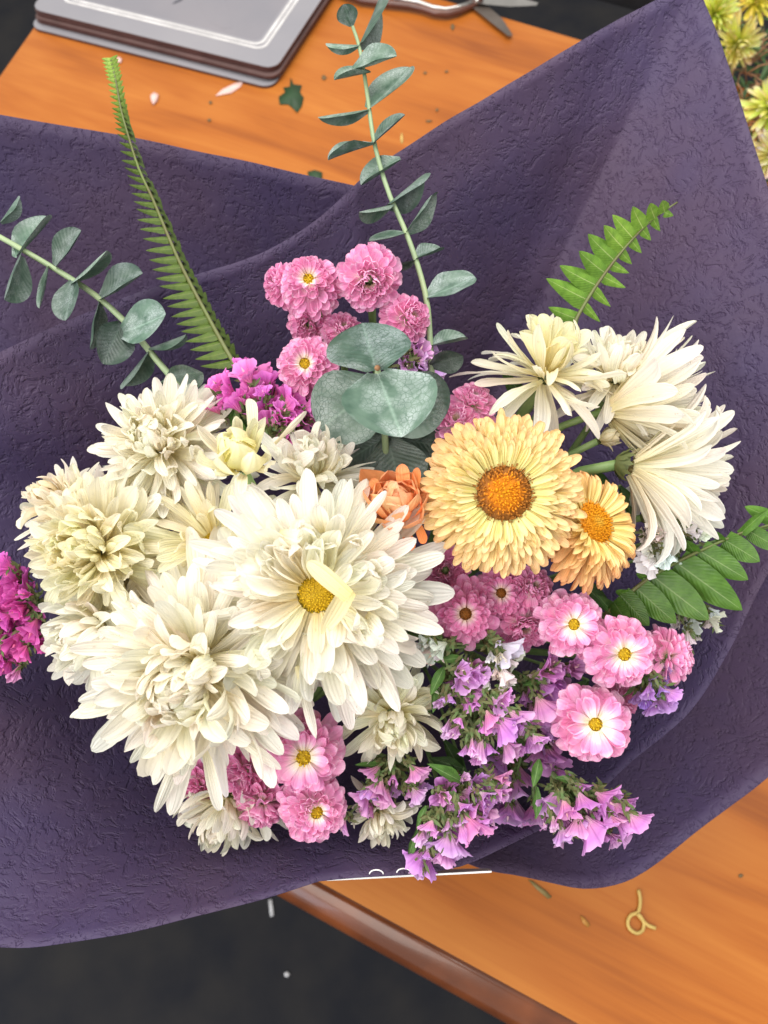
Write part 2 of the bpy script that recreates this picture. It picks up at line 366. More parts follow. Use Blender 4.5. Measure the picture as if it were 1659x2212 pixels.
# scissors -----------------------------------------------------------------
sc = thing('scissors', 'open florist scissors with brown loop handles and one bright blade', 'scissors')
sp = on_plane(1030, 4)
sc.matrix_basis = Matrix.Translation(sp)
def T(px, py, h=.006): return on_plane(px, py, TABLE_Z + h) - sp
q = MB(); loop = [(1040, 2), (1015, 12), (990, 24), (965, 30), (940, 27), (915, 18), (885, 12), (830, 6), (780, 0), (740, -14), (735, -40), (780, -55), (860, -52), (930, -40), (985, -22), (1030, -6)]
q.tube([T(x, y, .008) for x, y in loop], .0055, 8); obj('handle', q.mesh('handle', M['handle']), sc)
q = MB(); q.tube([T(x, y, .0125) for x, y in [(1020, 5), (990, 15), (962, 20), (935, 15), (905, 4), (880, 0), (850, -4)]], .003, 6); obj('handle_rim', q.mesh('handle_rim', M['steel']), sc)
q = MB(); q.tube([T(x, y, .014) for x, y in [(1040, 0), (1000, -30), (940, -70), (860, -110), (800, -100), (830, -70), (920, -50), (1020, -10)]], .005, 8); obj('handle', q.mesh('handle', M['handle']), sc)
def blade(pts, h, mt):
    v = [T(x, y, h) for x, y in pts] + [T(x, y, h - .002) for x, y in pts]; n = len(pts)
    return mesh('blade', v, [tuple(range(n)), tuple(range(n, 2 * n))[::-1]] + [(i, i + n, (i + 1) % n + n, (i + 1) % n) for i in range(n)], mt, smooth=False)
obj('blade', blade([(1010, -8), (1045, -10), (1120, -6), (1163, 6), (1158, 12), (1100, 14), (1045, 9), (1015, 6)], .011, M['steel']), sc)
obj('blade', blade([(1005, 2), (1035, -2), (1062, 20), (1085, 40), (1108, 76), (1098, 78), (1060, 48), (1020, 16)], .006, M['steel2']), sc)
q = MB(); q.tube([T(1030, 2, .009), T(1030, 2, .014)], .004, 10); obj('pivot_screw', q.mesh('pivot_screw', M['steel']), sc)

# black tray behind -----------------------------------------------------------
p = on_plane(1240, -12); pb = on_plane(1400, 32)
dirt = (pb - p).normalized(); ty = math.atan2(dirt.y, dirt.x)
tr = thing('tray', 'black plastic tray at the far edge of the table behind the purple paper', 'tray', None, Matrix.Translation(p) @ Matrix.Rotation(ty, 4, 'Z'))
v, f = slab(rounded(.26, .16, .012), 0.001, .004); obj('tray_base', mesh('tray_base', v, f, M['black'], smooth=False), tr)
v, f = ringm(.26, .16, 0, .008, .012, .022); v2, f2 = ringm(.26, .16, 0, .0081, .012, .0045); n = len(v)
half = n // 2; f = f + [tuple(reversed((i + n, (i + 1) % half + n, (i + 1) % half, i))) for i in range(half)] + [((i + n + half), ((i + 1) % half + n + half), ((i + 1) % half + half), i + half) for i in range(half)]
obj('tray_rim', mesh('tray_rim', v + v2, f, M['black'], smooth=False), tr)
# ------------------------------------------------------------------ petal and leaf shapes
def petal(name, mat, wd, cup=.3, b0=0., b1=0., base=.3, tm=.6, p=2.0, notch=0., twist=0., rib=.06, wav=0., nl=9, nw=6, seed=0, fold=0.):
    """unit-length petal along +Y, upper face +Z; b0,b1 = lengthwise curl, cup = cross curl"""
    rr = random.Random(seed); ph = rr.uniform(0, 6)
    V = []; U = []; y = z = 0.; sx = 0.
    pt = 0.
    for i in range(nl + 1):
        t = math.sin(PI / 2 * i / nl) ** .95; ang = b0 * t + b1 * t ** 3
        y += math.cos(ang) * (t - pt); z += math.sin(ang) * (t - pt); pt = t
        if t < tm: f = base + (1 - base) * math.sin(PI / 2 * t / tm) ** 1.2
        else: f = max(0., 1 - ((t - tm) / (1 - tm)) ** p) ** (.5 if p >= 2 else .75)
        f = max(f, .05) * wd * .5
        sx = twist * math.sin(t * 2.5 + ph) * .1
        for j in range(nw + 1):
            u = j / nw * 2 - 1
            cz = cup * f * (u * u) * 1.6 - rib * f * math.cos(3 * PI * u) + fold * f * abs(u)
            cz += wav * f * math.sin(t * 9 + ph + u * 2) * abs(u)
            ny = -math.sin(ang); nz = math.cos(ang)
            sh = -notch * (1 - abs(u)) ** 1.0 * wd if i == nl else 0
            x = u * f + sx
            tw = twist * t; x2 = x * math.cos(tw); cz2 = cz + x * math.sin(tw)
            V.append((x2, y + cz2 * ny + sh, z + cz2 * nz)); U.append((j / nw, t))
    k = nw + 1
    F = [(i * k + j, i * k + j + 1, (i + 1) * k + j + 1, (i + 1) * k + j) for i in range(nl) for j in range(nw)]
    return mesh(name, V, F, mat, U)

def fam(n, name, mat, **kw):
    out = []
    for i in range(n):
        k = {}
        for key, v in kw.items(): k[key] = R.uniform(*v) if isinstance(v, tuple) else v
        out.append(petal(name, mat, seed=R.randint(0, 9999), **k))
    return out
WOUT = fam(14, 'petal', M['white'], wd=(.15, .205), cup=(-.5, .4), b0=(-.2, .45), b1=(-1.1, .4), base=.45, tm=(.66, .8), p=(1.9, 2.8), twist=(-.35, .35), wav=(0, .3), rib=.12)
WMID = fam(14, 'petal', M['white'], wd=(.18, .25), cup=(-.5, .6), b0=(-.1, .6), b1=(-1.4, 1.3), base=.42, tm=(.6, .8), p=(1.7, 3.0), twist=(-.5, .5), wav=(0, .35), rib=.12)
WIN = fam(10, 'petal', M['white'], wd=(.30, .42), cup=(-.4, .9), b0=(-.1, .7), b1=(-2.2, 1.6), base=.42, tm=(.6, .8), p=(1.8, 2.8), twist=(-.6, .6), wav=(0, .35), rib=.12)
WHOOK = fam(10, 'petal', M['white'], wd=(.22, .30), cup=(-.3, .8), b0=(.1, .9), b1=(.2, 2.2), base=.45, tm=(.6, .8), p=(1.8, 3.0), twist=(-.5, .5), wav=(0, .3), rib=.12)
WCURVE = fam(8, 'petal', M['white'], wd=(.13, .20), cup=(-.5, .6), b0=(-.3, .3), b1=(-1.6, -.2), base=.4, tm=(.58, .75), p=(1.6, 2.4), twist=(-.4, .4), wav=(0, .2), rib=.12)
WBUD = fam(6, 'petal', M['white'], wd=(.50, .62), cup=(.5, .75), b0=(.5, .9), b1=(.5, 1.1), base=.5, tm=(.5, .6), p=(1.8, 2.3), twist=(-.15, .15), rib=.05)
PKO = fam(6, 'petal', M['pink'], wd=(.36, .44), cup=(.1, .6), b0=(-.1, .4), b1=(-.4, .5), base=.42, tm=(.72, .8), p=(2.4, 3.2), twist=(-.15, .15), rib=.08, nl=8)
PKI = fam(6, 'petal', M['pink'], wd=(.44, .55), cup=(.3, .9), b0=(.1, .5), b1=(-.3, 1.0), base=.42, tm=(.7, .8), p=(2.4, 3.2), twist=(-.2, .2), rib=.08, nl=8)
STO = fam(8, 'bract', M['straw'], wd=(.145, .18), cup=(.2, .6), b0=(-.05, .2), b1=(-.2, .25), base=.65, tm=(.74, .84), p=(2.0, 2.6), twist=(-.08, .08), rib=.05, nl=8, nw=4)
STI = fam(8, 'bract', M['straw'], wd=(.19, .27), cup=(.3, .8), b0=(-.3, .1), b1=(-.6, .1), base=.6, tm=(.66, .8), p=(1.7, 2.4), twist=(-.1, .1), rib=.05, nl=8, nw=4)
STC = fam(5, 'bract', M['straw'], wd=(.56, .70), cup=(.3, .5), b0=(.2, .5), b1=(.4, .9), base=.5, tm=(.5, .6), p=(1.6, 2.0), rib=.04, nl=7)
SPI = fam(5, 'petal', M['spider'], wd=(.09, .13), cup=(.5, 1.), b0=(-.2, .5), b1=(-.8, 1.), base=.6, tm=.7, p=2., twist=(-.3, .3), nl=6, nw=3)
EUC = fam(6, 'leaf', M['euc'], wd=(.92, 1.02), cup=(.12, .3), b0=(-.15, .15), b1=(-.2, .25), base=.22, tm=.52, p=2.0, rib=.0, wav=(.0, .05), nl=12, nw=10, notch=0.)
for e in EUC: pass
EUCN = fam(4, 'leaf', M['euc'], wd=(.46, .52), cup=(.1, .3), b0=(-.2, .2), b1=(-.2, .3), base=.2, tm=.5, p=1.7, rib=.0, nl=10, nw=6)
FRN = fam(5, 'leaflet', M['fern'], wd=(.36, .42), cup=(-.35, -.1), b0=(.0, .3), b1=(-.3, .1), base=.9, tm=.12, p=1.15, rib=.03, wav=(.0, .1), nl=8, nw=4)
FRB = fam(5, 'leaflet', M['fern'], wd=(.33, .38), cup=(-.3, .1), b0=(-.2, .2), b1=(-.4, .0), base=.9, tm=.35, p=1.8, rib=.04, wav=(.05, .18), nl=10, nw=6)
LEAF = fam(4, 'leaf', M['leaf'], wd=(.38, .5), cup=(.1, .4), b0=(-.3, .2), b1=(-.5, .2), base=.2, tm=.45, p=1.3, rib=.05, wav=(.1, .3), nl=9, nw=6)

def disc_mesh(name, mat, n, hgt, spike, w_, seed=1, lean=.3):
    rr = random.Random(seed); mb = MB()
    prof = [(0, .0)]; V = []; F = []; U = []
    for i in range(6):
        r = i / 5; V += [(r * math.cos(2 * PI * j / 14), r * math.sin(2 * PI * j / 14), hgt * (1 - r * r)) for j in range(14)]; U += [(r, .1)] * 14
    F = [(i * 14 + j, (i + 1) * 14 + j, (i + 1) * 14 + (j + 1) % 14, i * 14 + (j + 1) % 14) for i in range(5) for j in range(14)]
    mb.add(V, F, U)
    for i in range(n):
        r = math.sqrt((i + .5) / n); a = i * 2.39996 + rr.uniform(-.15, .15)
        c = Vector((r * math.cos(a), r * math.sin(a), hgt * (1 - r * r)))
        d = Vector((math.cos(a) * r * .6, math.sin(a) * r * .6, 1)) + Vector((rr.uniform(-1, 1), rr.uniform(-1, 1), 0)) * lean
        d.normalize(); x = d.orthogonal().normalized(); y = d.cross(x); h = spike * rr.uniform(.6, 1.3); ww = w_ * rr.uniform(.7, 1.2)
        rc = min(1, max(0, r + rr.uniform(-.08, .08)))
        vs = []; us = []
        for q in range(3): vs.append(c + (x * math.cos(q * 2.09) + y * math.sin(q * 2.09)) * ww * .6); us.append((rc, .15))
        for q in range(3): vs.append(c + d * h + (x * math.cos(q * 2.09 + .3) + y * math.sin(q * 2.09 + .3)) * ww * rr.uniform(.7, 1.1)); us.append((rc, 1))
        vs.append(c + d * h * .8); us.append((rc, .4))
        mb.add(vs, [(0, 1, 4, 3), (1, 2, 5, 4), (2, 0, 3, 5), (3, 4, 6), (4, 5, 6), (5, 3, 6)], us)
    return mb.mesh(name, mat)
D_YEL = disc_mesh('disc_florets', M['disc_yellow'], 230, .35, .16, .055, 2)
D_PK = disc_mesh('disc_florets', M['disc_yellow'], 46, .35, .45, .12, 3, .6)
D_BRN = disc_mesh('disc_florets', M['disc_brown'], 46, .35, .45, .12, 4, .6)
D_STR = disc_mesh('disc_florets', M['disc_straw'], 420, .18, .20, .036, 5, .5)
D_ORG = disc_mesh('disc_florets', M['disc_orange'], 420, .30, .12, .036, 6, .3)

def calyx_mesh():
    mb = MB(); pr = [(.10, -.32), (.22, -.26), (.34, -.14), (.40, .0)]
    V = [(r * math.cos(2 * PI * j / 12), r * math.sin(2 * PI * j / 12), z) for r, z in pr for j in range(12)]
    mb.add(V, [(i * 12 + j, i * 12 + (j + 1) % 12, (i + 1) * 12 + (j + 1) % 12, (i + 1) * 12 + j) for i in range(3) for j in range(12)])
    for ring, (r0, z0, r1, z1, n) in enumerate(((.24, -.26, .44, -.05, 9), (.36, -.14, .52, .10, 11))):
        for j in range(n):
            a = 2 * PI * (j + .5 * ring) / n; mb.blade((r0 * math.cos(a), r0 * math.sin(a), z0), (r1 * math.cos(a), r1 * math.sin(a), z1), .07, up=(math.cos(a), math.sin(a), .2))
    return mb.mesh('calyx', M['bract'])
CALYX = calyx_mesh()

# ------------------------------------------------------------------ the bunch: every stalk runs through the tie and down to the table
TIE = C(835, 1330, .565)
foot_w = on_plane(800, 1250, TABLE_Z + .002); FOOT = CM.inverted() @ foot_w
def bez(p0, p1, p2, p3, n=9):
    return [p0 * (1 - t) ** 3 + p1 * 3 * t * (1 - t) ** 2 + p2 * 3 * t * t * (1 - t) + p3 * t ** 3 for t in [i / n for i in range(n + 1)]]
def stalk(parent, start, direction, r=.0018, mat='stem', name='stem', reach=.05):
    j = Vector((R.uniform(-1, 1), R.uniform(-1, 1), 0)) * .013
    ax = (FOOT - TIE).normalized(); a = TIE + j
    pts = bez(start, start + direction.normalized() * reach, a - ax * .08, a, 9)
    wf = CM @ (FOOT - j * 2.5); wf.z = TABLE_Z + .003
    pts += [lerp(a, CM.inverted() @ wf, t) for t in (.35, .7, 1)]
    mb = MB(); mb.tube([CM @ p for p in pts], r, 6)
    o = obj(name, mb.mesh(name, M[mat]), parent, parent.matrix_basis.inverted()); return o

def flower(name, label, cat, group, px, py, d, rpx, n, N_, fams, els, lens, rb=.12, disc=None, disc_r=.2, tints=((1, 1, 1), (1, 1, 1)), jit=1.0,
           height=.16, part='petal', pe=1.0, arc=None, calyx=True, seed=0, stalk_dir=None, drop=0., stem_r=.0018, elj=9, roll=.25, rbk=.45, big=1.0):
    """n: facing in the camera frame (x right, y up, z to the viewer)"""
    rr = random.Random(seed + int(px * 7 + py)); s = rpx * d / FOC
    nv = Vector(n).normalized(); c = C(px, py, d); s *= big
    M0 = frame(nv, (0, 1, .001), c)
    root = thing(name, label, cat, group, CM @ M0)
    for i in range(N_):
        q = (i + .5) / N_
        ph = i * 2.399963 + rr.gauss(0, .12) * jit
        el = math.radians(lerp(els[0], els[1], q ** pe) + rr.gauss(0, elj) * jit)
        ln = lerp(lens[0], lens[1], q) * rr.uniform(1 - .16 * jit, 1 + .10 * jit)
        if arc:  # (centre angle, amplitude): petals on one side longer
            ln *= 1 + arc[1] * math.cos(ph - math.radians(arc[0]))
        L = s * ln
        br = s * rb * (1 - rbk * q)
        bz = s * height * (q - .6)
        dr = Vector((math.cos(ph), math.sin(ph), 0))
        yv = dr * math.cos(el) + Vector((0, 0, math.sin(el)))
        yv = yv + Vector((rr.uniform(-1, 1), rr.uniform(-1, 1), 0)) * .09 * jit; yv.normalize()
        zv = Vector((0, 0, 1)) * math.cos(el) - dr * math.sin(el)
        zv = zv + dr.cross(Vector((0, 0, 1))) * rr.gauss(0, roll)
        xv = yv.cross(zv).normalized(); zv = xv.cross(yv)
        wj = rr.uniform(.85, 1.18)
        m = Matrix.Translation(dr * br + Vector((0, 0, bz))) @ Matrix((xv * L * wj, yv * L, zv * L)).transposed().to_4x4()
        fm = fams[min(len(fams) - 1, int(q * len(fams) + rr.uniform(-.35, .35)) if q * len(fams) > .35 else 0)]
        t = [lerp(a, b, q) * rr.uniform(.94, 1.0) for a, b in zip(*tints)]
        obj(part, rr.choice(fm), root, m, t)
    if disc:
        ds = s * disc_r
        o = obj('disc_florets', disc, root, Matrix.Translation((0, 0, s * height * .12)) @ Matrix.Scale(ds, 4)); o['kind'] = 'stuff'
    if calyx:
        obj('calyx', CALYX, root, Matrix.Translation((0, 0, -s * height * (.4 if height > .16 else 1.0))) @ Matrix.Scale(s * (calyx if calyx is not True else .38), 4))
    sd = M0.to_3x3() @ Vector((0, 0, -1)) if stalk_dir is None else Vector(stalk_dir)
    stalk(root, c + M0.to_3x3() @ Vector((0, 0, -1)) * s * .16, sd, stem_r, reach=.05)
    return root
# ------------------------------------------------------------------ wrapping paper
def smooth_loop(pts, per, closed):
    P = [Vector(p) for p in pts]; n = len(P); out = []
    rng = range(n if closed else n - 1)
    for i in rng:
        if closed: a, b, c, d = P[(i - 1) % n], P[i], P[(i + 1) % n], P[(i + 2) % n]
        else: a, b, c, d = P[max(i - 1, 0)], P[i], P[i + 1], P[min(i + 2, n - 1)]
        seg = max(2, int((c - b).length / per))
        for k in range(seg):
            t = k / seg
            out.append(.5 * ((2 * b) + (c - a) * t + (2 * a - 5 * b + 4 * c - d) * t * t + (3 * b - a - 3 * c + d) * t ** 3) if not (b.length == 0) else b)
    if not closed: out.append(P[-1])
    return out
def sheet(root, rim, closed, deep, label, tie_r, bow=.0, wob=.003, sd=0, k0=.0, cut=()):
    """rim: (px, py, depth) points; the sheet runs from the tie out to this rim"""
    pts = [C(*p) for p in rim]
    loop = smooth_loop(pts, .006, closed)
    # keep sharp corners where the paper has them
    for c in cut:
        cp = C(*c); i = min(range(len(loop)), key=lambda q: (loop[q] - cp).length); loop[i] = cp
    nk = 46; V = []; U = []; n = len(loop)
    tie = TIE + Vector((0, 0, -deep))
    for k in range(nk + 1):
        t = k / nk; t = k0 + (1 - k0) * t
        for i, p in enumerate(loop):
            lat = Vector((p.x - tie.x, p.y - tie.y, 0)); u = lat.normalized()
            r = lerp(tie_r, lat.length, t ** 1.05)
            z = lerp(tie.z, p.z, (t ** (1.0 + bow) - .025 * sst(.85, 1, t)) / .975)
            q = Vector((tie.x, tie.y, 0)) + u * r; q.z = z
            an = math.atan2(u.y, u.x)
            wv = noise.noise(Vector((math.cos(an) * 2.2, math.sin(an) * 2.2, t * 2.2 + sd))) * .020 + noise.noise(Vector((math.cos(an) * 5, math.sin(an) * 5, t * 4 + sd + 9))) * .006
            q.z += wv * math.sin(PI * min(1, t * 1.0)) * (1 - t * .0) * wob / .003 * .3
            q.z += noise.noise(Vector((q.x * 30, q.y * 30, sd))) * .0018
            V.append(CM @ q); U.append((i / n, t))
    F = []
    m = n if closed else n - 1
    for k in range(nk):
        for i in range(m): F.append((k * n + i, k * n + (i + 1) % n, (k + 1) * n + (i + 1) % n, (k + 1) * n + i))
    me = mesh('sheet', V, F, M['paper'], U)
    o = obj('sheet', me, root); o['label'] = label
    s = o.modifiers.new('thickness', 'SOLIDIFY'); s.thickness = .0003; s.offset = -1
    return o
wrap = thing('wrapping_paper', 'embossed deep purple wrapping paper around the bouquet', 'wrapping paper')
inner = [(-380, 935, .35), (-150, 833, .355), (0, 763, .36), (130, 698, .37), (280, 640, .38), (425, 593, .39), (527, 562, .395), (598, 530, .40), (690, 470, .405), (755, 412, .405), (775, 392, .405), (829, 349, .41), (940, 277, .41), (1059, 205, .41),
         (1244, 96, .415), (1354, 32, .42), (1440, -14, .42), (1495, -42, .42), (1508, -36, .42), (1519, 0, .42), (1579, 160, .415), (1659, 410, .40), (1740, 680, .39), (1790, 900, .38), (1760, 1060, .375),
         (1710, 1160, .37), (1654, 1251, .365), (1580, 1396, .36), (1494, 1531, .36), (1354, 1656, .36), (1292, 1711, .358), (1187, 1780, .352), (1096, 1826, .345), (997, 1869, .338),
         (900, 1886, .332), (800, 1893, .33), (700, 1903, .325), (675, 1908, .323), (550, 1945, .317), (425, 1979, .312), (250, 2019, .305), (100, 2042, .30), (0, 2046, .30), (-200, 2030, .295), (-420, 1900, .295), (-540, 1600, .30), (-520, 1200, .33)]
sheet(wrap, inner, True, 0., 'large inner sheet with its tall corner at the upper right', .022, .10, sd=1)
back = [(-520, 1150, .40), (-500, 700, .41), (-420, 300, .42), (-260, 205, .425), (0, 249, .43), (250, 290, .435), (500, 342, .44), (765, 402, .445), (900, 434, .46), (980, 500, .50)]
sheet(wrap, back, False, .012, 'sheet behind at the upper left, its straight top edge against the table', .026, 1.8, sd=5)
low = [(1900, 900, .46), (1960, 1200, .45), (1820, 1540, .44), (1659, 1676, .435), (1530, 1779, .43), (1395, 1879, .425), (1330, 1911, .425), (1260, 1919, .425), (1190, 1907, .425), (1109, 1889, .42), (1064, 1882, .42), (1000, 1860, .42), (900, 1800, .43)]
sheet(wrap, low, False, .012, 'outer lower right sheet lying in the shade of the inner one', .026, 2.4, sd=9)

# white card under the lower rim
cd = thing('card', 'white card, only its thin edge showing under the lower rim of the paper', 'card', None, CM @ Matrix.Translation(C(880, 1890, .36)))
ci = cd.matrix_basis.inverted()
v = []
for z in (0, -.0006):
    for p in ((706, 1899), (1062, 1881), (1058, 1876), (702, 1879)): v.append(ci @ (CM @ (C(p[0], p[1] + z / .0006 * 4 + 4, .345 + (.06 if p[1] < 1880 else 0)))))
obj('card_sheet', mesh('card_sheet', v, [(0, 1, 2, 3), (7, 6, 5, 4), (0, 4, 5, 1), (1, 5, 6, 2), (2, 6, 7, 3), (3, 7, 4, 0)], M['card'], smooth=False), cd)
for x, y in ((813, 1888), (872, 1885)):
    q = MB(); q.tube([ci @ (CM @ C(x + 15 * math.cos(a), y - 9 * math.sin(a), .322)) for a in [PI * i / 8 for i in range(9)]], .0003, 5); obj('string_loop', q.mesh('string_loop', M['card']), cd)

# ------------------------------------------------------------------ white chrysanthemums
CG = 'white chrysanthemum heads in the bouquet'
CREAM = (1.0, .985, .92); WH = (1, 1, .99); YEL = (1.0, .95, .62)
def white(label, px, py, d, r, n, N_, fams, els, lens, **kw):
    kw.setdefault('tints', (WH, CREAM)); kw.setdefault('jit', 1.15)
    return flower('chrysanthemum', label, 'chrysanthemum', CG, px, py, d, r, n, N_, fams, els, lens, **kw)
W1 = white('big open white chrysanthemum in the centre with a folded petal across its yellow disc', 684, 1282, .288, 268, (.0, -.08, 1), 240, (WOUT, WOUT, WMID, WMID, WIN), (-18, 28), (1.02, .38), rb=.155, rbk=.0, disc=D_YEL, disc_r=.155, height=.14, arc=(-80, .06), tints=((1, 1, .985), (1, .99, .93)))
W2 = white('large shaggy cream chrysanthemum at the lower left, petals hanging over the paper', 425, 1440, .296, 262, (-.12, -.22, 1), 290, (WOUT, WOUT, WOUT, WMID, WHOOK), (-32, 72), (1.10, .46), rb=.16, height=.55, arc=(-95, .12), tints=(WH, (1, .97, .88)))
W3 = white('cream chrysanthemum at the far left with a pale yellow heart and peach stain', 215, 1185, .318, 195, (-.22, .04, 1), 285, (WOUT, WOUT, WMID, WMID, WHOOK), (-35, 74), (1.05, .42), rb=.16, height=.55, tints=((1, .985, .95), (1, .975, .72)))
white('rounded white chrysanthemum at the top of the left cluster, reaching up against the paper', 345, 965, .325, 152, (-.1, .38, .9), 230, (WOUT, WOUT, WMID, WHOOK), (-30, 74), (1.10, .47), rb=.16, height=.45, arc=(70, .12), tints=(WH, (1, .975, .86)))
white('small chrysanthemum turned away on the left rim, above the magenta statice', 135, 1090, .33, 118, (-.45, .5, .7), 110, (WOUT, WMID, WHOOK), (-10, 75), (1.0, .5), rb=.12, height=.4, tints=(WH, (1, .9, .72)))
white('lower left cream chrysanthemum under the shaggy one, seen from the side', 215, 1365, .322, 165, (-.5, -.2, .8), 140, (WOUT, WMID, WHOOK), (-20, 75), (1.02, .5), rb=.12, height=.4)
white('half open yellowish chrysanthemum bud standing between the white blooms', 520, 998, .290, 128, (.02, .45, .9), 40, (WMID, WBUD, WBUD, WBUD), (36, 85), (1.05, .58), rb=.18, height=.25, elj=6, jit=.8, tints=((1, .99, .85), (1, .96, .50)), calyx=.34, stalk_dir=(0, -.6, -1))
W6 = white('white chrysanthemum half hidden behind the central one, petals pointing up', 675, 1025, .315, 135, (.05, .6, .7), 85, (WOUT, WMID, WHOOK), (5, 78), (1.05, .6), rb=.12, height=.3)
white('creamy chrysanthemum deep between the left blooms and the central one', 465, 1175, .318, 165, (.0, .1, 1), 70, (WOUT, WOUT, WMID), (-8, 30), (1.0, .6), rb=.16, rbk=0, disc=D_YEL, disc_r=.16, tints=((1, .97, .84), (1, .95, .74)))
white('greenish white chrysanthemum in the shade below the central one', 848, 1548, .326, 132, (.05, -.28, 1), 105, (WMID, WMID, WHOOK, WHOOK), (-20, 76), (1.02, .42), rb=.14, height=.42, tints=((1, 1, .92), (1, .99, .86)), elj=7)
white('white chrysanthemum seen from the side at the bottom left of the bunch', 488, 1738, .340, 126, (-.2, -.7, .5), 84, (WMID, WMID, WHOOK), (-5, 60), (1.05, .6), rb=.12, height=.3, arc=(-90, .1), tints=((1, 1, .95), (1, .98, .9)))
white('small cream chrysanthemum under the purple statice at the lower rim', 818, 1760, .340, 88, (.05, -.6, .7), 60, (WMID, WMID, WHOOK), (-10, 65), (1.0, .5), rb=.14, height=.3, tints=((1, .99, .93), (1, .98, .88)))
# right hand group
white('loose white chrysanthemum with a green stalk, upper left of the right group', 1178, 805, .335, 168, (.10, .72, .62), 66, (WCURVE, WOUT, WOUT, WMID, WIN), (-24, 70), (1.12, .6), rb=.10, height=.22, tints=(WH, (1, .98, .72)), jit=1.3, calyx=.22, stalk_dir=(-.35, -.5, -.5), stem_r=.0026)
white('dense white chrysanthemum at the back of the right group, pink-tinged tip', 1330, 815, .343, 138, (.12, .62, .62), 90, (WOUT, WMID, WMID), (-12, 70), (1.05, .55), rb=.12, height=.3, tints=(WH, CREAM))
white('white chrysanthemum facing right in the middle of the right group', 1335, 885, .338, 215, (.93, .10, .18), 72, (WOUT, WOUT, WCURVE), (34, 80), (1.0, .85), rb=.12, height=.15, tints=((1, .98, .93), WH), elj=7, jit=.9, calyx=False)
white('white chrysanthemum turned to the right edge, its green calyx and stalk showing', 1378, 1010, .330, 212, (.90, -.22, .02), 110, (WCURVE, WCURVE, WOUT, WOUT), (32, 82), (1.05, .8), rb=.10, height=.13, tints=(WH, (1, .98, .93)), elj=9, jit=.9, calyx=.36, stalk_dir=(-1, .03, -.25), stem_r=.0026)
white('tiny cream chrysanthemum bud behind the yellow strawflower', 1300, 950, .342, 50, (.7, .2, .5), 16, (WBUD, WIN), (30, 80), (.95, .7), rb=.15, height=.2, tints=((1, .95, .8), (1, .93, .7)), calyx=.45)
white('pale yellow chrysanthemum bud beside the white statice on the right', 1395, 1118, .340, 62, (.85, .1, .35), 20, (WBUD, WIN), (30, 80), (1.1, .8), rb=.15, height=.2, tints=((1, .96, .72), (1, .94, .66)), calyx=.42)
# folded dry petal across the central disc
s = .288 / FOC
def flat_part(root, me, a, b, d0, d1, wscale, roll, label=None, name='petal', color=(1, 1, 1)):
    A = C(a[0], a[1], d0); B = C(b[0], b[1], d1); y = B - A; L = y.length; y.normalize()
    z = (-(A + B)).normalized(); x = y.cross(z).normalized(); z = x.cross(y)
    rm = Matrix.Rotation(roll, 3, y); x = rm @ x; z = rm @ z
    m = Matrix.Translation(A) @ Matrix((x * L * wscale, y * L, z * L)).transposed().to_4x4()
    o = obj(name, me, root, root.matrix_basis.inverted() @ CM @ m, color)
    if label: o['label'] = label
    return o
fp = petal('petal', M['white'], .42, .3, .1, -.2, .8, .6, 2.0)
flat_part(W1, fp, (753, 1290), (664, 1214), .262, .264, .78, .1, 'cream petal folded across the yellow disc', color=(.95, .86, .60))
flat_part(W1, petal('petal', M['white'], .32, .25, -.1, .1, .9, .4, 1.8), (752, 1272), (694, 1372), .264, .276, .9, -.25, color=(.95, .87, .64))
for a, b, dd, w_ in (((600, 1155), (655, 1168), -.012, 1.5), ((735, 1330), (722, 1395), -.012, 2.0), ((790, 1240), (845, 1215), -.012, 1.3), ((700, 1150), (690, 1085), -.010, 1.6), ((790, 1330), (835, 1365), -.01, 1.6)):
    flat_part(W1, R.choice(WIN), a, b, .283, .283 + dd, w_ * .8, R.uniform(-.3, .3), color=(1, .99, .95))
# long petals that leave the outline
for root, a, b, d0, d1, w_ in ((W2, (470, 1560), (608, 1662), .290, .292, 1.1), (W2, (400, 1590), (338, 1755), .293, .305, .8), (W2, (440, 1600), (470, 1735), .288, .296, 1.2), (W2, (240, 1500), (150, 1550), .295, .302, 1.0),
                               (W1, (640, 1440), (680, 1590), .288, .292, 1.0), (W1, (740, 1180), (835, 1060), .285, .28, 1.1)):
    flat_part(root, R.choice(WOUT), a, b, d0, d1, w_ * .8, R.uniform(-.3, .3), color=(1, .99, .95))
flat_part(W6, R.choice(WOUT), (540, 960), (545, 852), .300, .305, 1.3, .1, color=(1, .98, .85))
flat_part(W6, R.choice(WOUT), (595, 960), (662, 888), .300, .305, .8, .4, color=(1, .98, .88))

# ------------------------------------------------------------------ strawflowers
SG = 'strawflowers in the bouquet'
flower('strawflower', 'large pale yellow strawflower with an orange and brown centre', 'strawflower', SG, 1088, 1066, .292, 183, (.0, .06, 1), 400, (STO, STO, STO, STI, STI), (-14, 30), (.73, .26), rb=.33, rbk=0, disc=D_STR, disc_r=.345, jit=.5,
       height=.10, part='bract', tints=((1.0, .92, 1.05), (1.0, 1.06, 1.35)), elj=5, roll=.12)
flower('strawflower', 'smaller peach strawflower with an orange dome, half behind the yellow one', 'strawflower', SG, 1280, 1132, .312, 130, (.52, .34, .8), 290, (STO, STO, STI, STI), (-44, 32), (.86, .42), rb=.36, rbk=0, disc=D_ORG, disc_r=.42, jit=.6,
       height=.16, part='bract', tints=((1., .66, .72), (1.03, 1.0, 1.1)), elj=5, roll=.12)
flower('strawflower', 'closed orange strawflower bud beside the central white bloom', 'strawflower', SG, 856, 1102, .306, 108, (-.1, .35, .9), 34, (STC, STC, STC), (40, 84), (1.1, .95), rb=.25, jit=.8,
       height=.2, part='bract', tints=((1.08, .66, .75), (1.1, .90, 1.25)), elj=7, roll=.15)

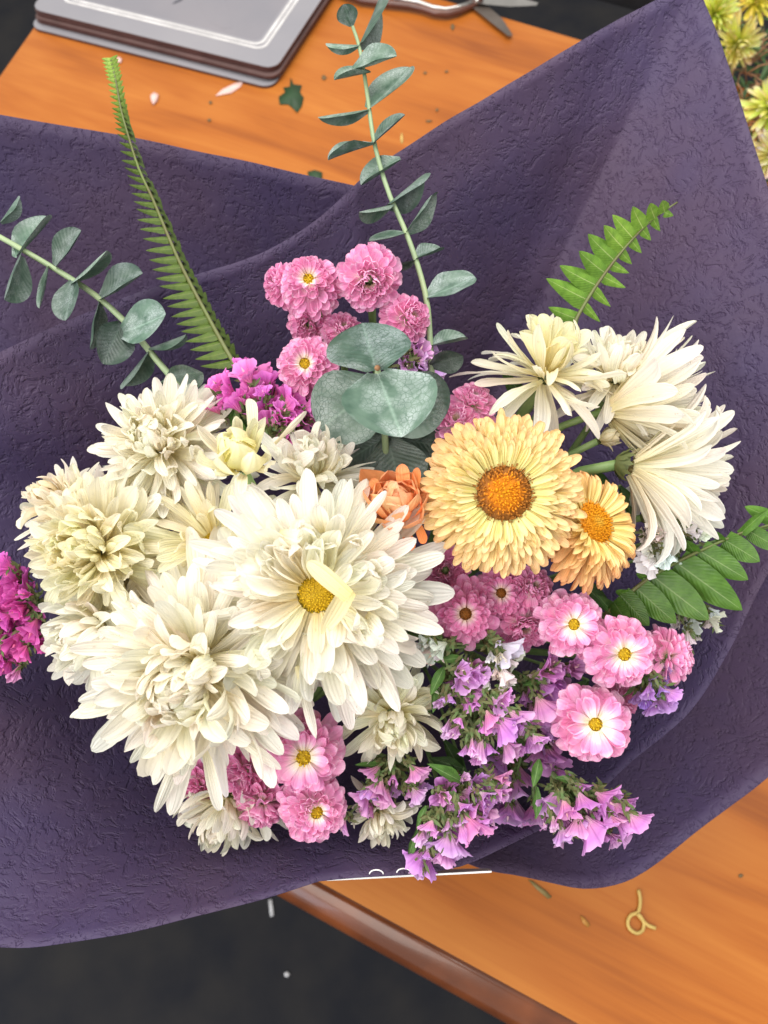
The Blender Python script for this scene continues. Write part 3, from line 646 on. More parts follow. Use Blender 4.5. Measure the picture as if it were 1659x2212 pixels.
ob = [o for o in COL.objects if o.name.startswith('strawflower')][-1]
for a, b, w_, c in (((878, 1085), (868, 1003), 2.0, (1.05, .60, .62)), ((893, 1085), (902, 1010), 1.6, (1.0, .48, .42)), ((825, 1075), (800, 1030), 2.4, (1.08, .72, .8)), ((895, 1120), (922, 1175), 2.0, (.95, .40, .35)), ((875, 1140), (890, 1188), 2.4, (.95, .36, .30)), ((845, 1130), (850, 1165), 2.6, (1.05, .62, .66))):
    flat_part(ob, R.choice(STO), a, b, .300, .294, w_, R.uniform(-.3, .3), name='bract', color=c)
# ------------------------------------------------------------------ pink chrysanthemums
PG = 'small pink chrysanthemum heads in the bouquet'
def pink(label, px, py, d, r, n, dark=0., disc=D_PK, N_=112, **kw):
    if disc is None: kw.setdefault('els', (-36, 72)); kw.setdefault('lens', (.95, .40))
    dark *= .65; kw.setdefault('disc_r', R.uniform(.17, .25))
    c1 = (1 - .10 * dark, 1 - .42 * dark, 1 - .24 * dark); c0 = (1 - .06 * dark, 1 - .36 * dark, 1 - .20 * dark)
    kw.setdefault('lens', (.95, R.uniform(.30, .42))); kw.setdefault('els', (R.uniform(-42, -28), R.uniform(18, 46)))
    els = kw.pop('els'); lens = kw.pop('lens')
    return flower('pink_chrysanthemum', label, 'chrysanthemum', PG, px, py, d, r, n, N_, (PKO, PKO, PKI, PKI), els, lens, rb=.19, rbk=.1, disc=disc, tints=(c0, c1), height=.5, elj=6, jit=.75, big=1.05, **kw)
pink('pink chrysanthemum with a yellow eye at the upper left of the top cluster', 668, 607, .322, 66, (-.05, .1, 1), .35)
pink('bright pink chrysanthemum without a clear eye, right of the top pair', 797, 605, .320, 70, (.05, -.5, .9), .25, None)
pink('pink chrysanthemum at the very top of the cluster, behind the others', 810, 565, .338, 52, (.15, .45, .8), .5, None)
pink('deep pink chrysanthemum at the far left of the top cluster, seen from the side', 607, 612, .340, 50, (-.6, .1, .7), .7, None)
pink('pink chrysanthemum tilted to the right beside the eucalyptus stem', 884, 688, .328, 54, (.45, .05, .8), .5, None)
pink('round pink chrysanthemum with a yellow eye left of the big eucalyptus leaf', 660, 787, .322, 68, (-.05, .0, 1), .2)
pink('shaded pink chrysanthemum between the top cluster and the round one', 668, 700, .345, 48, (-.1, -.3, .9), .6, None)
pink('pale pink chrysanthemum just above the big eucalyptus leaf', 742, 712, .338, 44, (.1, .3, .9), .5, None)
pink('dusky pink chrysanthemum facing away right of the eucalyptus leaves', 1022, 868, .338, 54, (.1, .5, .6), .25, None)
pink('light pink chrysanthemum peeking over the yellow strawflower', 985, 913, .332, 56, (-.1, .4, .8), .1, None)
pink('dark rose chrysanthemum with a brown eye right of the central white bloom', 1005, 1325, .322, 76, (-.05, .05, 1), .85, D_BRN)
pink('rose chrysanthemum tucked under the yellow strawflower', 1082, 1282, .330, 62, (-.1, .2, 1), .8, D_BRN)
pink('rose chrysanthemum just below the lower tip of the yellow strawflower', 1150, 1268, .328, 50, (.2, .3, .9), .7, None)
pink('rose chrysanthemum below the dark rose pair, above the white statice', 1132, 1352, .332, 62, (.0, -.2, 1), .7, None)
pink('mauve pink chrysanthemum squeezed between the white bloom and the strawflower', 962, 1232, .335, 55, (-.1, .1, 1), .9, None)
pink('light pink chrysanthemum with a yellow eye, leftmost of the row on the right', 1237, 1348, .312, 71, (-.02, .1, 1), .1, N_=92, els=(-40, 16), lens=(.95, .54))
pink('pink chrysanthemum with a large yellow eye in the middle of the right row', 1345, 1412, .306, 80, (.0, .08, 1), .1, N_=92, els=(-40, 16), lens=(.95, .50))
pink('pink chrysanthemum seen from the side at the right end of the row', 1452, 1418, .325, 66, (.75, .12, .5), .4, None)
pink('pale pink chrysanthemum with a yellow eye, lowest on the right', 1283, 1563, .310, 83, (-.02, .18, 1), .0, N_=84, els=(-40, 12), lens=(.95, .62))
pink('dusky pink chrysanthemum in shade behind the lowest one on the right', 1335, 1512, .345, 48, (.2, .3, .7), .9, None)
pink('pink chrysanthemum with a yellow eye below the central white bloom', 657, 1632, .312, 88, (.02, .0, 1), .15, N_=92, els=(-40, 16), lens=(.95, .50))
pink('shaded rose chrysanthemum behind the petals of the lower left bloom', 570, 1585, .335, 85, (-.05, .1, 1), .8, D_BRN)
pink('rose chrysanthemum under the long white petal at the lower left', 530, 1672, .330, 64, (-.2, -.2, .9), .75, None)
pink('pink chrysanthemum facing down near the bottom of the bunch', 566, 1742, .330, 64, (-.05, -.75, .6), .5, None)
pink('pink chrysanthemum with an off-centre yellow eye, lowest on the left', 682, 1752, .316, 77, (.25, .05, .9), .2)
pink('magenta chrysanthemum showing between the hanging white petals', 428, 1700, .342, 45, (-.2, -.3, .8), 1.1, None)

# ------------------------------------------------------------------ statice
def floret_mesh(seed, open_=1.0, mat='statice'):
    rr = random.Random(seed); na, nl = 48, 6; V = []; U = []
    ph = rr.uniform(0, 6); ph2 = rr.uniform(0, 6); sq = rr.uniform(.4, .8); gap = rr.uniform(0, 6)
    cr = [rr.uniform(-1, 1) for _ in range(na)]; rim = [rr.uniform(-1, 1) for _ in range(na)]
    for i in range(nl + 1):
        t = i / nl; r = .07 + .56 * open_ * t ** 1.15
        for j in range(na):
            a = 2 * PI * j / na
            pl = math.sin(a * 13 + ph2) * .5 + (cr[j] + cr[j - 1]) * .22
            fr = 1 + .13 * t * pl + .10 * t * t * math.sin(a * 4 + ph)
            yy = (t * .80 - .22 * t * t * math.cos(a) ** 2) * (1 - .34 * t * max(0, math.cos(a - gap)) ** 2) + t ** 3 * (.05 * math.sin(a * 4 + ph + 1) + .05 * rim[j])
            V.append((r * fr * math.cos(a), yy, r * fr * math.sin(a) * sq + t * t * (.07 * math.sin(a * 7 + ph2) + .06 * math.sin(a * 3 + ph)) + .03 * t * pl)); U.append((j / na, t))
    F = [(i * na + j, i * na + (j + 1) % na, (i + 1) * na + (j + 1) % na, (i + 1) * na + j) for i in range(nl) for j in range(na)]
    n = len(V)
    for q in range(5): V.append((.05 * math.cos(q * 1.26), .5, .05 * math.sin(q * 1.26))); U.append((.5, .0))
    V.append((0, .72, 0)); U.append((.5, 0)); F += [(n + q, n + (q + 1) % 5, n + 5) for q in range(5)]
    return mesh('floret', V, F, M[mat], U)
FLO = [floret_mesh(i, o) for i, o in enumerate((1, 1.15, .9, 1.05, .8, .95, 1.1, .85))]
FLC = [floret_mesh(20 + i, o) for i, o in enumerate((.35, .45, .28))]
FLW = [floret_mesh(40 + i, o, 'statice_white') for i, o in enumerate((1, 1.1, .9, .8, .5))]
STG = 'statice sprigs in the bouquet'
def sprig(label, anchor, d, florets, tint, cat='statice', name='statice', fuzz=60, leaves=(), seed=0, down=.0, face=.75, tvar=.12, gscale=1.0):
    rr = random.Random(seed + 31); A = C(anchor[0], anchor[1], d + .022)
    root = thing(name, label, cat, STG, CM @ Matrix.Translation(A)); ri = root.matrix_basis.inverted()
    st = MB(); fz = MB(); s = d / FOC
    extra = [(f[0] + rr.uniform(-.7, .7) * f[2], f[1] + rr.uniform(-.7, .7) * f[2], f[2] * rr.uniform(.55, .8)) for f in florets if f[2] > 21]
    for it in list(florets) + extra:
        x, y, sz = it[:3]; closed = len(it) > 3
        dd = d + rr.uniform(-.006, .010)
        P = C(x, y, dd); size = sz * s * rr.uniform(2.0, 2.6) * (1.25 if closed else 1)
        dr = Vector((x - anchor[0], -(y - anchor[1]), 0)); dr = dr / max(40, dr.length) + Vector((rr.uniform(-.35, .35), rr.uniform(-.35, .35) - down, face + rr.uniform(-.3, .2)))
        dr.normalize(); base = P - dr * size * .55
        xv = dr.orthogonal().normalized(); xv = Matrix.Rotation(rr.uniform(0, 6.28), 3, dr) @ xv; zv = xv.cross(dr)
        m = Matrix.Translation(base) @ Matrix((xv * size, dr * size, zv * size)).transposed().to_4x4()
        t = [max(0, c * rr.uniform(1 - tvar, 1 + tvar)) for c in tint]
        if closed: t = [lerp(c, e, .5) for c, e in zip(t, (1.25, 1.6, 1.1))]
        obj('floret', rr.choice(FLW if tint is WHT else FLC if closed else FLO), root, ri @ CM @ m, t)
        mid = lerp(A, base, .5) + Vector((0, 0, -.004))
        st.tube([CM @ A, CM @ mid, CM @ (base + dr * size * .1)], [.0011, .0009, .0006], 5, False)
        for _ in range(int(14 * gscale)):       # green scales round the foot of the floret
            b0 = base + Vector([rr.uniform(-1, 1) for _ in range(3)]) * .0022 - dr * rr.uniform(0, .004)
            v = dr * rr.uniform(.3, 1) + Vector([rr.uniform(-1, 1) for _ in range(3)]) * .8
            fz.blade(CM @ b0, CM @ (b0 + v.normalized() * rr.uniform(.0025, .006)), .0007, up=CM.to_3x3() @ Vector((0, 0, 1)))
    for _ in range(fuzz):
        it = rr.choice(florets); q = C(it[0], it[1], d + .010); b0 = lerp(A, q, rr.uniform(.1, .9)) + Vector([rr.uniform(-1, 1) for _ in range(3)]) * .003
        v = Vector([rr.uniform(-1, 1) for _ in range(3)]); fz.blade(CM @ b0, CM @ (b0 + v.normalized() * rr.uniform(.003, .008)), .0008, up=CM.to_3x3() @ Vector((0, 0, 1)))
    wi = root.matrix_basis.inverted()
    obj('side_stems', st.mesh('side_stems', M['stem']), root, wi)
    o = obj('bracts', fz.mesh('bracts', M['bract']), root, wi); o['kind'] = 'stuff'
    for (a, b, w_) in leaves: flat_part(root, rr.choice(LEAF), a, b, d + .008, d + .002, w_, rr.uniform(-.5, .5), name='leaf', color=(1.6, 1.6, 1.4))
    stalk(root, A, Vector((0, 0, -1)), .0013)
    return root
PUR = (1.05, 1.0, 1.0); MAG = (1.2, .66, .92); LIL = (.98, 1.15, 1.05); WHT = (.98, .97, .96)
sprig('bright magenta statice behind the left white blooms, under the pink cluster', (580, 930), .330, [(480, 838, 30), (555, 812, 34), (475, 878, 24), (595, 853, 34), (525, 800, 26), (575, 888, 28), (620, 843, 28), (625, 898, 32), (655, 893, 26), (645, 928, 24), (680, 873, 22), (600, 898, 26), (615, 943, 24), (705, 983, 22), (695, 963, 20), (540, 840, 26), (505, 860, 24), (640, 870, 24), (560, 860, 26), (672, 905, 22)], MAG, leaves=[((520, 960), (520, 850), .9), ((535, 950), (495, 870), .8)], seed=1, down=-.2)
sprig('dark magenta statice at the left edge of the bunch', (70, 1300), .345, [(15, 1241, 28), (30, 1266, 30), (5, 1296, 28), (30, 1321, 26), (50, 1346, 26), (10, 1351, 26), (30, 1396, 26), (65, 1371, 26), (80, 1391, 24), (30, 1426, 18), (8, 1446, 24), (30, 1461, 18, 1), (100, 1401, 16), (70, 1346, 22), (-20, 1280, 28), (-20, 1380, 28), (50, 1290, 26), (60, 1320, 24), (-10, 1330, 26), (10, 1412, 24), (45, 1415, 20), (-18, 1425, 22), (2, 1222, 22), (30, 1232, 18)], (1.12, .42, .75), seed=2, down=.2, tvar=.08)
sprig('lilac statice right of the top pink cluster, over the eucalyptus leaf', (880, 790), .335, [(910, 752, 24), (925, 777, 28), (895, 735, 20), (880, 790, 20), (942, 768, 20), (950, 815, 20), (905, 782, 22), (885, 762, 20)], LIL, seed=3, fuzz=20)
sprig('purple statice with many florets directly right of the central white bloom', (985, 1460), .315, [(1030, 1446, 26), (1010, 1471, 22), (975, 1478, 11), (1025, 1506, 27), (967, 1513, 13), (1015, 1531, 22), (947, 1521, 14, 1), (1000, 1448, 18), (1046, 1458, 18), (990, 1498, 14)], PUR, leaves=[((960, 1440), (930, 1500), .8), ((940, 1480), (935, 1540), .8), ((1000, 1420), (940, 1428), .7)], seed=4, down=.3, fuzz=150)
sprig('purple statice in the middle of the lower right, long drooping florets', (1040, 1520), .312, [(1070, 1541, 34), (990, 1561, 15), (965, 1581, 20, 1), (1035, 1615, 26, 1), (1020, 1622, 22, 1), (1100, 1582, 36), (1130, 1556, 26), (1150, 1611, 22), (1105, 1628, 32), (1090, 1560, 28), (1060, 1570, 26), (1085, 1520, 22), (1034, 1630, 22, 1), (980, 1585, 16, 1)], PUR, seed=5, down=.45, fuzz=150)
sprig('purple statice between the two right-hand pink blooms and the white statice', (1140, 1470), .325, [(1190, 1446, 28), (1210, 1466, 24), (1245, 1441, 26), (1150, 1506, 22), (1190, 1501, 26), (1180, 1541, 28), (1160, 1545, 22), (1215, 1445, 20), (1172, 1460, 20, 1)], PUR, seed=6, leaves=[((1130, 1480), (1180, 1470), .6)], fuzz=80)
sprig('shaded purple statice under the lower right pink bloom', (1150, 1580), .345, [(1190, 1606, 30), (1185, 1570, 26), (1210, 1620, 26), (1190, 1651, 30), (1215, 1676, 20), (1165, 1640, 24), (1070, 1660, 28), (1110, 1718, 26), (1103, 1765, 34), (1150, 1770, 24), (1117, 1684, 28), (1085, 1700, 24), (1090, 1740, 22)], (.85, .8, .85), seed=7, down=.4)
sprig('small violet statice on the right, below the row of pink blooms', (1400, 1450), .318, [(1430, 1471, 22), (1400, 1501, 20), (1435, 1496, 22), (1455, 1506, 19), (1425, 1531, 24), (1380, 1511, 18), (1445, 1441, 14), (1410, 1480, 18), (1448, 1522, 17), (1395, 1520, 16)], (.82, .95, 1.15), seed=8, down=.3)
sprig('purple statice hanging lowest over the paper rim', (960, 1740), .312, [(905, 1870, 32), (968, 1838, 32), (921, 1852, 16), (937, 1798, 24), (976, 1802, 22), (1027, 1796, 34), (961, 1707, 26), (979, 1744, 15), (1005, 1680, 20, 1), (1034, 1718, 30), (1027, 1762, 25), (1077, 1696, 28, 1), (1077, 1722, 24, 1), (1056, 1762, 24, 1), (907, 1816, 16, 1), (917, 1795, 18, 1), (1010, 1740, 24), (1045, 1782, 22), (1000, 1778, 18), (1055, 1738, 22)], PUR, leaves=[((900, 1790), (882, 1860), .6), ((920, 1740), (900, 1790), .7), ((1000, 1690), (925, 1650), .7)], seed=9, down=.55, fuzz=200)
sprig('purple statice pointing to the lower right corner of the paper', (1210, 1690), .315, [(1197, 1744, 32), (1259, 1707, 20), (1265, 1747, 26), (1321, 1736, 30), (1325, 1769, 28), (1361, 1784, 38), (1234, 1802, 36), (1292, 1806, 32), (1176, 1780, 16, 1), (1197, 1787, 15, 1), (1332, 1816, 14), (1302, 1760, 22), (1275, 1775, 22), (1250, 1795, 26), (1225, 1760, 22), (1345, 1755, 24)], PUR, leaves=[((1165, 1640), (1152, 1700), 1.0), ((1160, 1700), (1160, 1770), .7), ((1200, 1680), (1262, 1690), .6), ((1240, 1700), (1300, 1712), .4)], seed=10, down=.45, fuzz=190)
sprig('purple statice between the lowest pink bloom and the cream one', (850, 1650), .325, [(801, 1676, 24), (813, 1711, 24), (778, 1735, 28), (825, 1727, 25), (849, 1688, 18), (853, 1711, 16), (905, 1676, 20), (905, 1723, 22), (916, 1703, 18), (738, 1791, 18), (795, 1750, 20)], PUR, leaves=[((830, 1655), (770, 1650), .5)], seed=11, down=.5, fuzz=150)
sprig('white statice between the rose pink blooms and the purple statice', (1065, 1400), .318, [(1100, 1416, 28), (1095, 1472, 30), (1110, 1434, 24), (1047, 1478, 20), (1075, 1391, 12), (930, 1416, 30), (942, 1400, 24), (1060, 1421, 16), (1085, 1450, 22), (915, 1400, 22)], WHT, seed=12, down=.4, fuzz=90)
sprig('white statice under the pale chrysanthemum bud on the right', (1460, 1160), .325, [(1425, 1151, 26), (1395, 1221, 26), (1450, 1206, 20), (1515, 1126, 30), (1465, 1186, 15), (1400, 1191, 18), (1525, 1156, 14), (1390, 1160, 14), (1435, 1215, 18), (1408, 1135, 18), (1500, 1140, 22)], WHT, seed=13, fuzz=200, gscale=1.5)
sprig('white statice below the broad fern frond at the right', (1500, 1310), .345, [(1495, 1356, 24), (1470, 1336, 20), (1550, 1341, 26), (1485, 1388, 20), (1500, 1375, 18), (1460, 1350, 16), (1535, 1348, 18)], WHT, seed=14, down=.4)

# ------------------------------------------------------------------ eucalyptus
def euc(label, stem, leaves, rad, dfun, seed=0, tie=True):
    pts = [C(x, y, dfun(x, y)) for x, y in stem]
    rr = random.Random(seed); root = thing('eucalyptus', label, 'eucalyptus', 'eucalyptus sprays in the bouquet', CM @ Matrix.Translation(pts[-1])); ri = root.matrix_basis.inverted()
    sm = smooth_loop(pts, .006, False); n = len(sm)
    mb = MB(); mb.tube([ri @ CM @ p for p in sm], [lerp(rad[0], rad[1], i / n) for i in range(n)], 8); obj('stem', mb.mesh('stem', M['euc_stem']), root)
    for (a, b, wapp, tint) in leaves:
        L = math.hypot(b[0] - a[0], b[1] - a[1]); real = .66; app = .92 * wapp / L
        if app > real * .98: real = app * 1.02
        # narrow-looking leaves are round leaves turned edge-on
        rl = math.acos(min(1, app / real)) * rr.choice((-1, 1))
        d = dfun(*a); dd = -.012 if app > .5 else rr.uniform(-.012, .012)
        fm = EUC if real > .6 else EUCN
        flat_part(root, rr.choice(fm), a, b, d - .001, d - .001 + dd * L / 90, real / .97, rl, name='leaf', color=(tint, tint, tint * rr.uniform(.95, 1.05)))
    d = (pts[-1] - pts[-2]).normalized()
    if tie: stalk(root, pts[-1], d + Vector((0, 0, -.6)), rad[1], 'euc_stem', 'stem_base', .06)
    return root
euc('long eucalyptus stem standing up over the table at the top, small paired leaves',
    [(757, 45), (770, 80), (778, 110), (787, 160), (797, 230), (805, 290), (820, 355), (843, 425), (872, 490), (893, 545), (910, 600), (924, 665), (930, 760), (935, 850)],
    [((760, 56), (742, 8), 60, .75), ((776, 97), (823, 3), 21, .8), ((776, 97), (704, 97), 13, 1.35), ((762, 152), (856, 118), 34, 1.25), ((800, 157), (722, 173), 11, 1.2), ((797, 234), (888, 155), 38, 1.25), ((798, 236), (688, 258), 22, 1.2),
     ((804, 312), (873, 245), 22, .8), ((806, 313), (708, 343), 5, 1.), ((866, 345), (778, 397), 34, 1.1), ((836, 443), (917, 377), 28, .95), ((848, 442), (777, 462), 18, 1.0), ((877, 502), (935, 416), 26, 1.15), ((877, 503), (798, 526), 18, 1.0),
     ((896, 560), (956, 537), 20, .95), ((898, 562), (850, 577), 18, .8), ((920, 642), (1026, 606), 50, 1.2), ((928, 748), (1009, 732), 24, 1.1), ((930, 790), (1002, 765), 50, .55)],
    (.0008, .0015), lambda x, y: .335 + .03 * max(0, (700 - y) / 700) - .0 * x, 3)
euc('eucalyptus stem reaching to the left edge with rounder hanging leaves',
    [(-60, 480), (0, 512), (60, 546), (150, 600), (210, 641), (265, 690), (322, 757), (366, 810), (420, 870), (470, 960)],
    [((0, 480), (42, 425), 18, 1.), ((35, 557), (112, 470), 30, 1.3), ((45, 550), (15, 648), 40, .8), ((105, 575), (92, 668), 13, 1.2), ((120, 575), (175, 497), 42, .7), ((155, 610), (234, 545), 18, 1.3), ((160, 604), (138, 690), 44, .75),
     ((217, 646), (308, 590), 42, .75), ((214, 650), (188, 752), 24, .95), ((258, 720), (366, 682), 68, 1.35), ((262, 700), (222, 786), 74, .5), ((322, 757), (264, 836), 28, 1.05), ((322, 752), (402, 722), 8, .9), ((366, 812), (442, 800), 46, .9), ((362, 812), (305, 865), 24, .7)],
    (.0012, .0017), lambda x, y: .35, 5)
euc('broad round eucalyptus leaves, nearest the viewer in the upper middle',
    [(815, 795), (822, 860), (832, 950), (836, 1060)],
    [((812, 800), (783, 692), 178, 1.35), ((816, 806), (868, 944), 172, 1.25)],
    (.0012, .0018), lambda x, y: .296 + .035 * max(0, (y - 795) / 200), 8)
e3 = [o for o in COL.objects if o.name.startswith('eucalyptus')][-1]
flat_part(e3, EUC[0], (822, 828), (690, 925), .315, .318, 1.1, .15, name='leaf', color=(.9,) * 3)  # lower leaves tinted darker: shade of the leaves above, put into their colour
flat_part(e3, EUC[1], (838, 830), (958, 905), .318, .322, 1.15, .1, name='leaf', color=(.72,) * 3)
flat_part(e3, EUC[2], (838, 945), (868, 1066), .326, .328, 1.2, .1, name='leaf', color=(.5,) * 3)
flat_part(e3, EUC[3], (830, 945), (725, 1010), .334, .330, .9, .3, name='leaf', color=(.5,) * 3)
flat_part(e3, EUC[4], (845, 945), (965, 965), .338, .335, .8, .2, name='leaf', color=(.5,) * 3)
q = MB(); q.tube([e3.matrix_basis.inverted() @ CM @ C(815, 795, dd) for dd in (.298, .291)], .0012, 8); obj('stem_tip', q.mesh('stem_tip', M['gbrown']), e3)

# ------------------------------------------------------------------ ferns
def interp(pts, t):
    n = len(pts) - 1; i = min(n - 1, int(t * n)); return [lerp(a, b, t * n - i) for a, b in zip(pts[i], pts[i + 1])]
def fern(label, path, d, leafl, rad=.0009, stem_mat='stem', fm=FRN, dirn=None):
    pts = [C(x, y, dd) for x, y, dd in path]
    root = thing('fern_frond', label, 'fern', 'fern fronds in the bouquet', CM @ Matrix.Translation(pts[-1])); ri = root.matrix_basis.inverted()
    sm = smooth_loop(pts, .005, False); n = len(sm)
    mb = MB(); mb.tube([ri @ CM @ p for p in sm], [lerp(rad * .5, rad * 1.3, i / n) for i in range(n)], 6); obj('stem', mb.mesh('stem', M['fern_stem']), root)
    for (a, b, da, db, wsc, rl, tint) in leafl:
        flat_part(root, R.choice(fm), a, b, da, db, wsc, rl, name='leaflet', color=tint)
    dr = (pts[-1] - pts[-2]).normalized()
    stalk(root, pts[-1], dr + Vector((0, 0, -.5)), rad * 1.3, 'stem', 'stem_base', .05)
    return root
path = [(240, 130, .385), (250, 175, .383), (262, 240, .38), (276, 290, .378), (300, 365, .373), (330, 430, .368), (355, 490, .363), (385, 560, .358), (415, 620, .353), (447, 680, .349), (480, 740, .345), (517, 805, .343)]
ll = []; t = .004; side = 0
while t < .985:
    x, y, dd = interp(path, t); x2, y2, _ = interp(path, min(1, t + .02)); tx, ty = x2 - x, y2 - y; q = math.hypot(tx, ty); tx /= q; ty /= q
    ln = 20 + 50 * sst(0.1, .8, t) ; g = sst(.0, .35, t)
    tint = (lerp(3.2, 1.05, g), lerp(2.1, .72, g), lerp(1.8, .6, g))
    up = lerp(.30, -.02, sst(0, .3, t))
    lx_, ly_ = -1, .10 - up * 0 + (.22 if t > .6 else .0)
    ll.append(((x, y), (x - ln, y + ln * (-.25 if t < .25 else lerp(-.22, .28, sst(.25, .9, t)))), dd, dd - .006 * g, 1.55 - .6 * g, .62 * g + R.uniform(-.1, .1), tint))
    rn = lerp(ln * .9, ln * .2, sst(.05, .35, t))
    ll.append(((x, y), (x + rn * .75, y - rn * .75), dd, dd + .012 * g, 1.5, -.5 * g, tuple(c * .8 for c in tint)))
    t += lerp(.017, .0275, sst(0, .6, t))
fern('slender upright fern frond at the left, pale tip over the table', path, .36, ll)
path2 = [(1463, 437, .375), (1420, 466, .375), (1385, 497, .374), (1350, 535, .372), (1322, 570, .37), (1295, 607, .368), (1270, 645, .365), (1240, 700, .36), (1225, 760, .36)]
g1 = (2.9, 2.15, 1.8)
ll = [((x, y), (a, b), .374, .362, w_ * 1.2, .35, (g1 if y < 560 else (2.1, 1.7, 1.5))) for (x, y, a, b, w_) in
      ((1270, 648, 1174, 603, .95), (1290, 617, 1202, 575, .95), (1308, 590, 1239, 542, 1.05), (1327, 562, 1264, 505, 1.1), (1348, 537, 1294, 485, 1.15), (1368, 515, 1322, 464, 1.15), (1390, 495, 1362, 444, 1.2), (1415, 472, 1400, 436, 1.2), (1250, 690, 1178, 665, .8), (1436, 458, 1428, 430, 1.2))]
ll += [((x, y), (a, b), .374, .38, w_ * 1.15, -.35, (2.3, 1.8, 1.5)) for (x, y, a, b, w_) in
       ((1435, 458, 1452, 466, 1.3), (1412, 475, 1424, 498, 1.3), (1388, 496, 1404, 518, 1.4), (1365, 520, 1382, 545, 1.4), (1343, 546, 1364, 570, 1.3), (1322, 572, 1356, 590, 1.1), (1305, 598, 1348, 622, 1.0), (1285, 628, 1316, 662, 1.0), (1264, 662, 1294, 695, 1.0))]
fern('short fern frond standing above the right white group', path2, .37, ll)
path3 = [(1720, 1110, .335), (1659, 1135, .333), (1600, 1152, .331), (1530, 1182, .33), (1460, 1215, .33), (1400, 1250, .33), (1350, 1290, .331), (1310, 1325, .333), (1290, 1350, .34)]
ll = [((x, y), (a, b), .331, .322, w_ * 1.22, rl, (t_ * .78, t_ * .74, t_ * .62)) for (x, y, a, b, w_, rl, t_) in
      ((1340, 1285, 1400, 1352, 1.35, .2, .7), (1372, 1268, 1460, 1348, 1.25, .15, .95), (1412, 1246, 1531, 1338, 1.15, .1, 1.0), (1462, 1216, 1604, 1320, 1.1, .1, 1.1), (1512, 1190, 1616, 1254, 1.25, .1, 1.15), (1565, 1166, 1642, 1213, 1.3, .1, 1.15), (1620, 1148, 1690, 1190, 1.2, .1, 1.1), (1325, 1300, 1360, 1350, 1.3, .3, .6))]
ll += [((x, y), (a, b), .331, .330, w_, -.7, (1.0, .95, .8)) for (x, y, a, b, w_) in
       ((1600, 1152, 1660, 1095, 1.0), (1560, 1170, 1545, 1150, 2.6), (1500, 1195, 1482, 1166, 2.6), (1450, 1222, 1420, 1200, 2.4), (1400, 1250, 1375, 1240, 2.2), (1355, 1285, 1330, 1275, 2.2))]
fern('broad dark green fern frond entering from the right edge', path3, .33, ll, fm=FRB)
fr = thing('fern_frond', 'single light green fern tip just inside the right edge', 'fern', 'fern fronds in the bouquet', CM @ Matrix.Translation(C(1680, 1125, .34)))
flat_part(fr, FRB[0], (1685, 1128), (1615, 1095), .34, .335, 1.1, .2, name='leaflet', color=(1.3, 1.2, 1)); stalk(fr, C(1690, 1130, .34), Vector((.1, -.2, -1)), .0008, reach=.03)

# loose green leaves of the flower stems, deep in the bunch
for k, (a, b, d, w_) in enumerate((((1150, 880), (1085, 800), .36, .7), ((1110, 900), (1160, 960), .37, .7), ((960, 1600), (1010, 1690), .37, .7), ((1000, 1660), (930, 1640), .365, .8), ((1270, 1010), (1330, 1090), .37, .8), ((1240, 1240), (1330, 1330), .36, .6), ((1330, 1330), (1290, 1285), .335, .7), ((600, 1480), (540, 1540), .36, .7), ((1050, 1640), (1130, 1620), .37, .7), ((700, 1000), (640, 930), .36, .7), ((1340, 1050), (1370, 1130), .36, .7), ((500, 1070), (430, 1110), .35, .7), ((1270, 1470), (1230, 1520), .37, .8))):
    ds = ['under the right white group', 'behind the yellow strawflower', 'below the greenish white bloom', 'at the foot of the lower purple statice', 'under the smaller strawflower', 'left of the broad fern', 'touching the stem end of the broad fern', 'between the two large white blooms', 'among the drooping purple statice', 'behind the half open bud', 'below the stalk of the right white bloom', 'under the half open bud', 'between the right pink blooms'][k]
    t = thing('foliage_leaf', 'dark green leaf ' + ds, 'leaf', 'green leaves deep in the bouquet', CM @ Matrix.Translation(C(*a, d)))
    flat_part(t, LEAF[k % 4], a, b, d, d - .006, w_ * 1.2, R.uniform(-.4, .4), name='blade'); stalk(t, C(*a, d), Vector((0, 0, -1)), .0009, reach=.03)

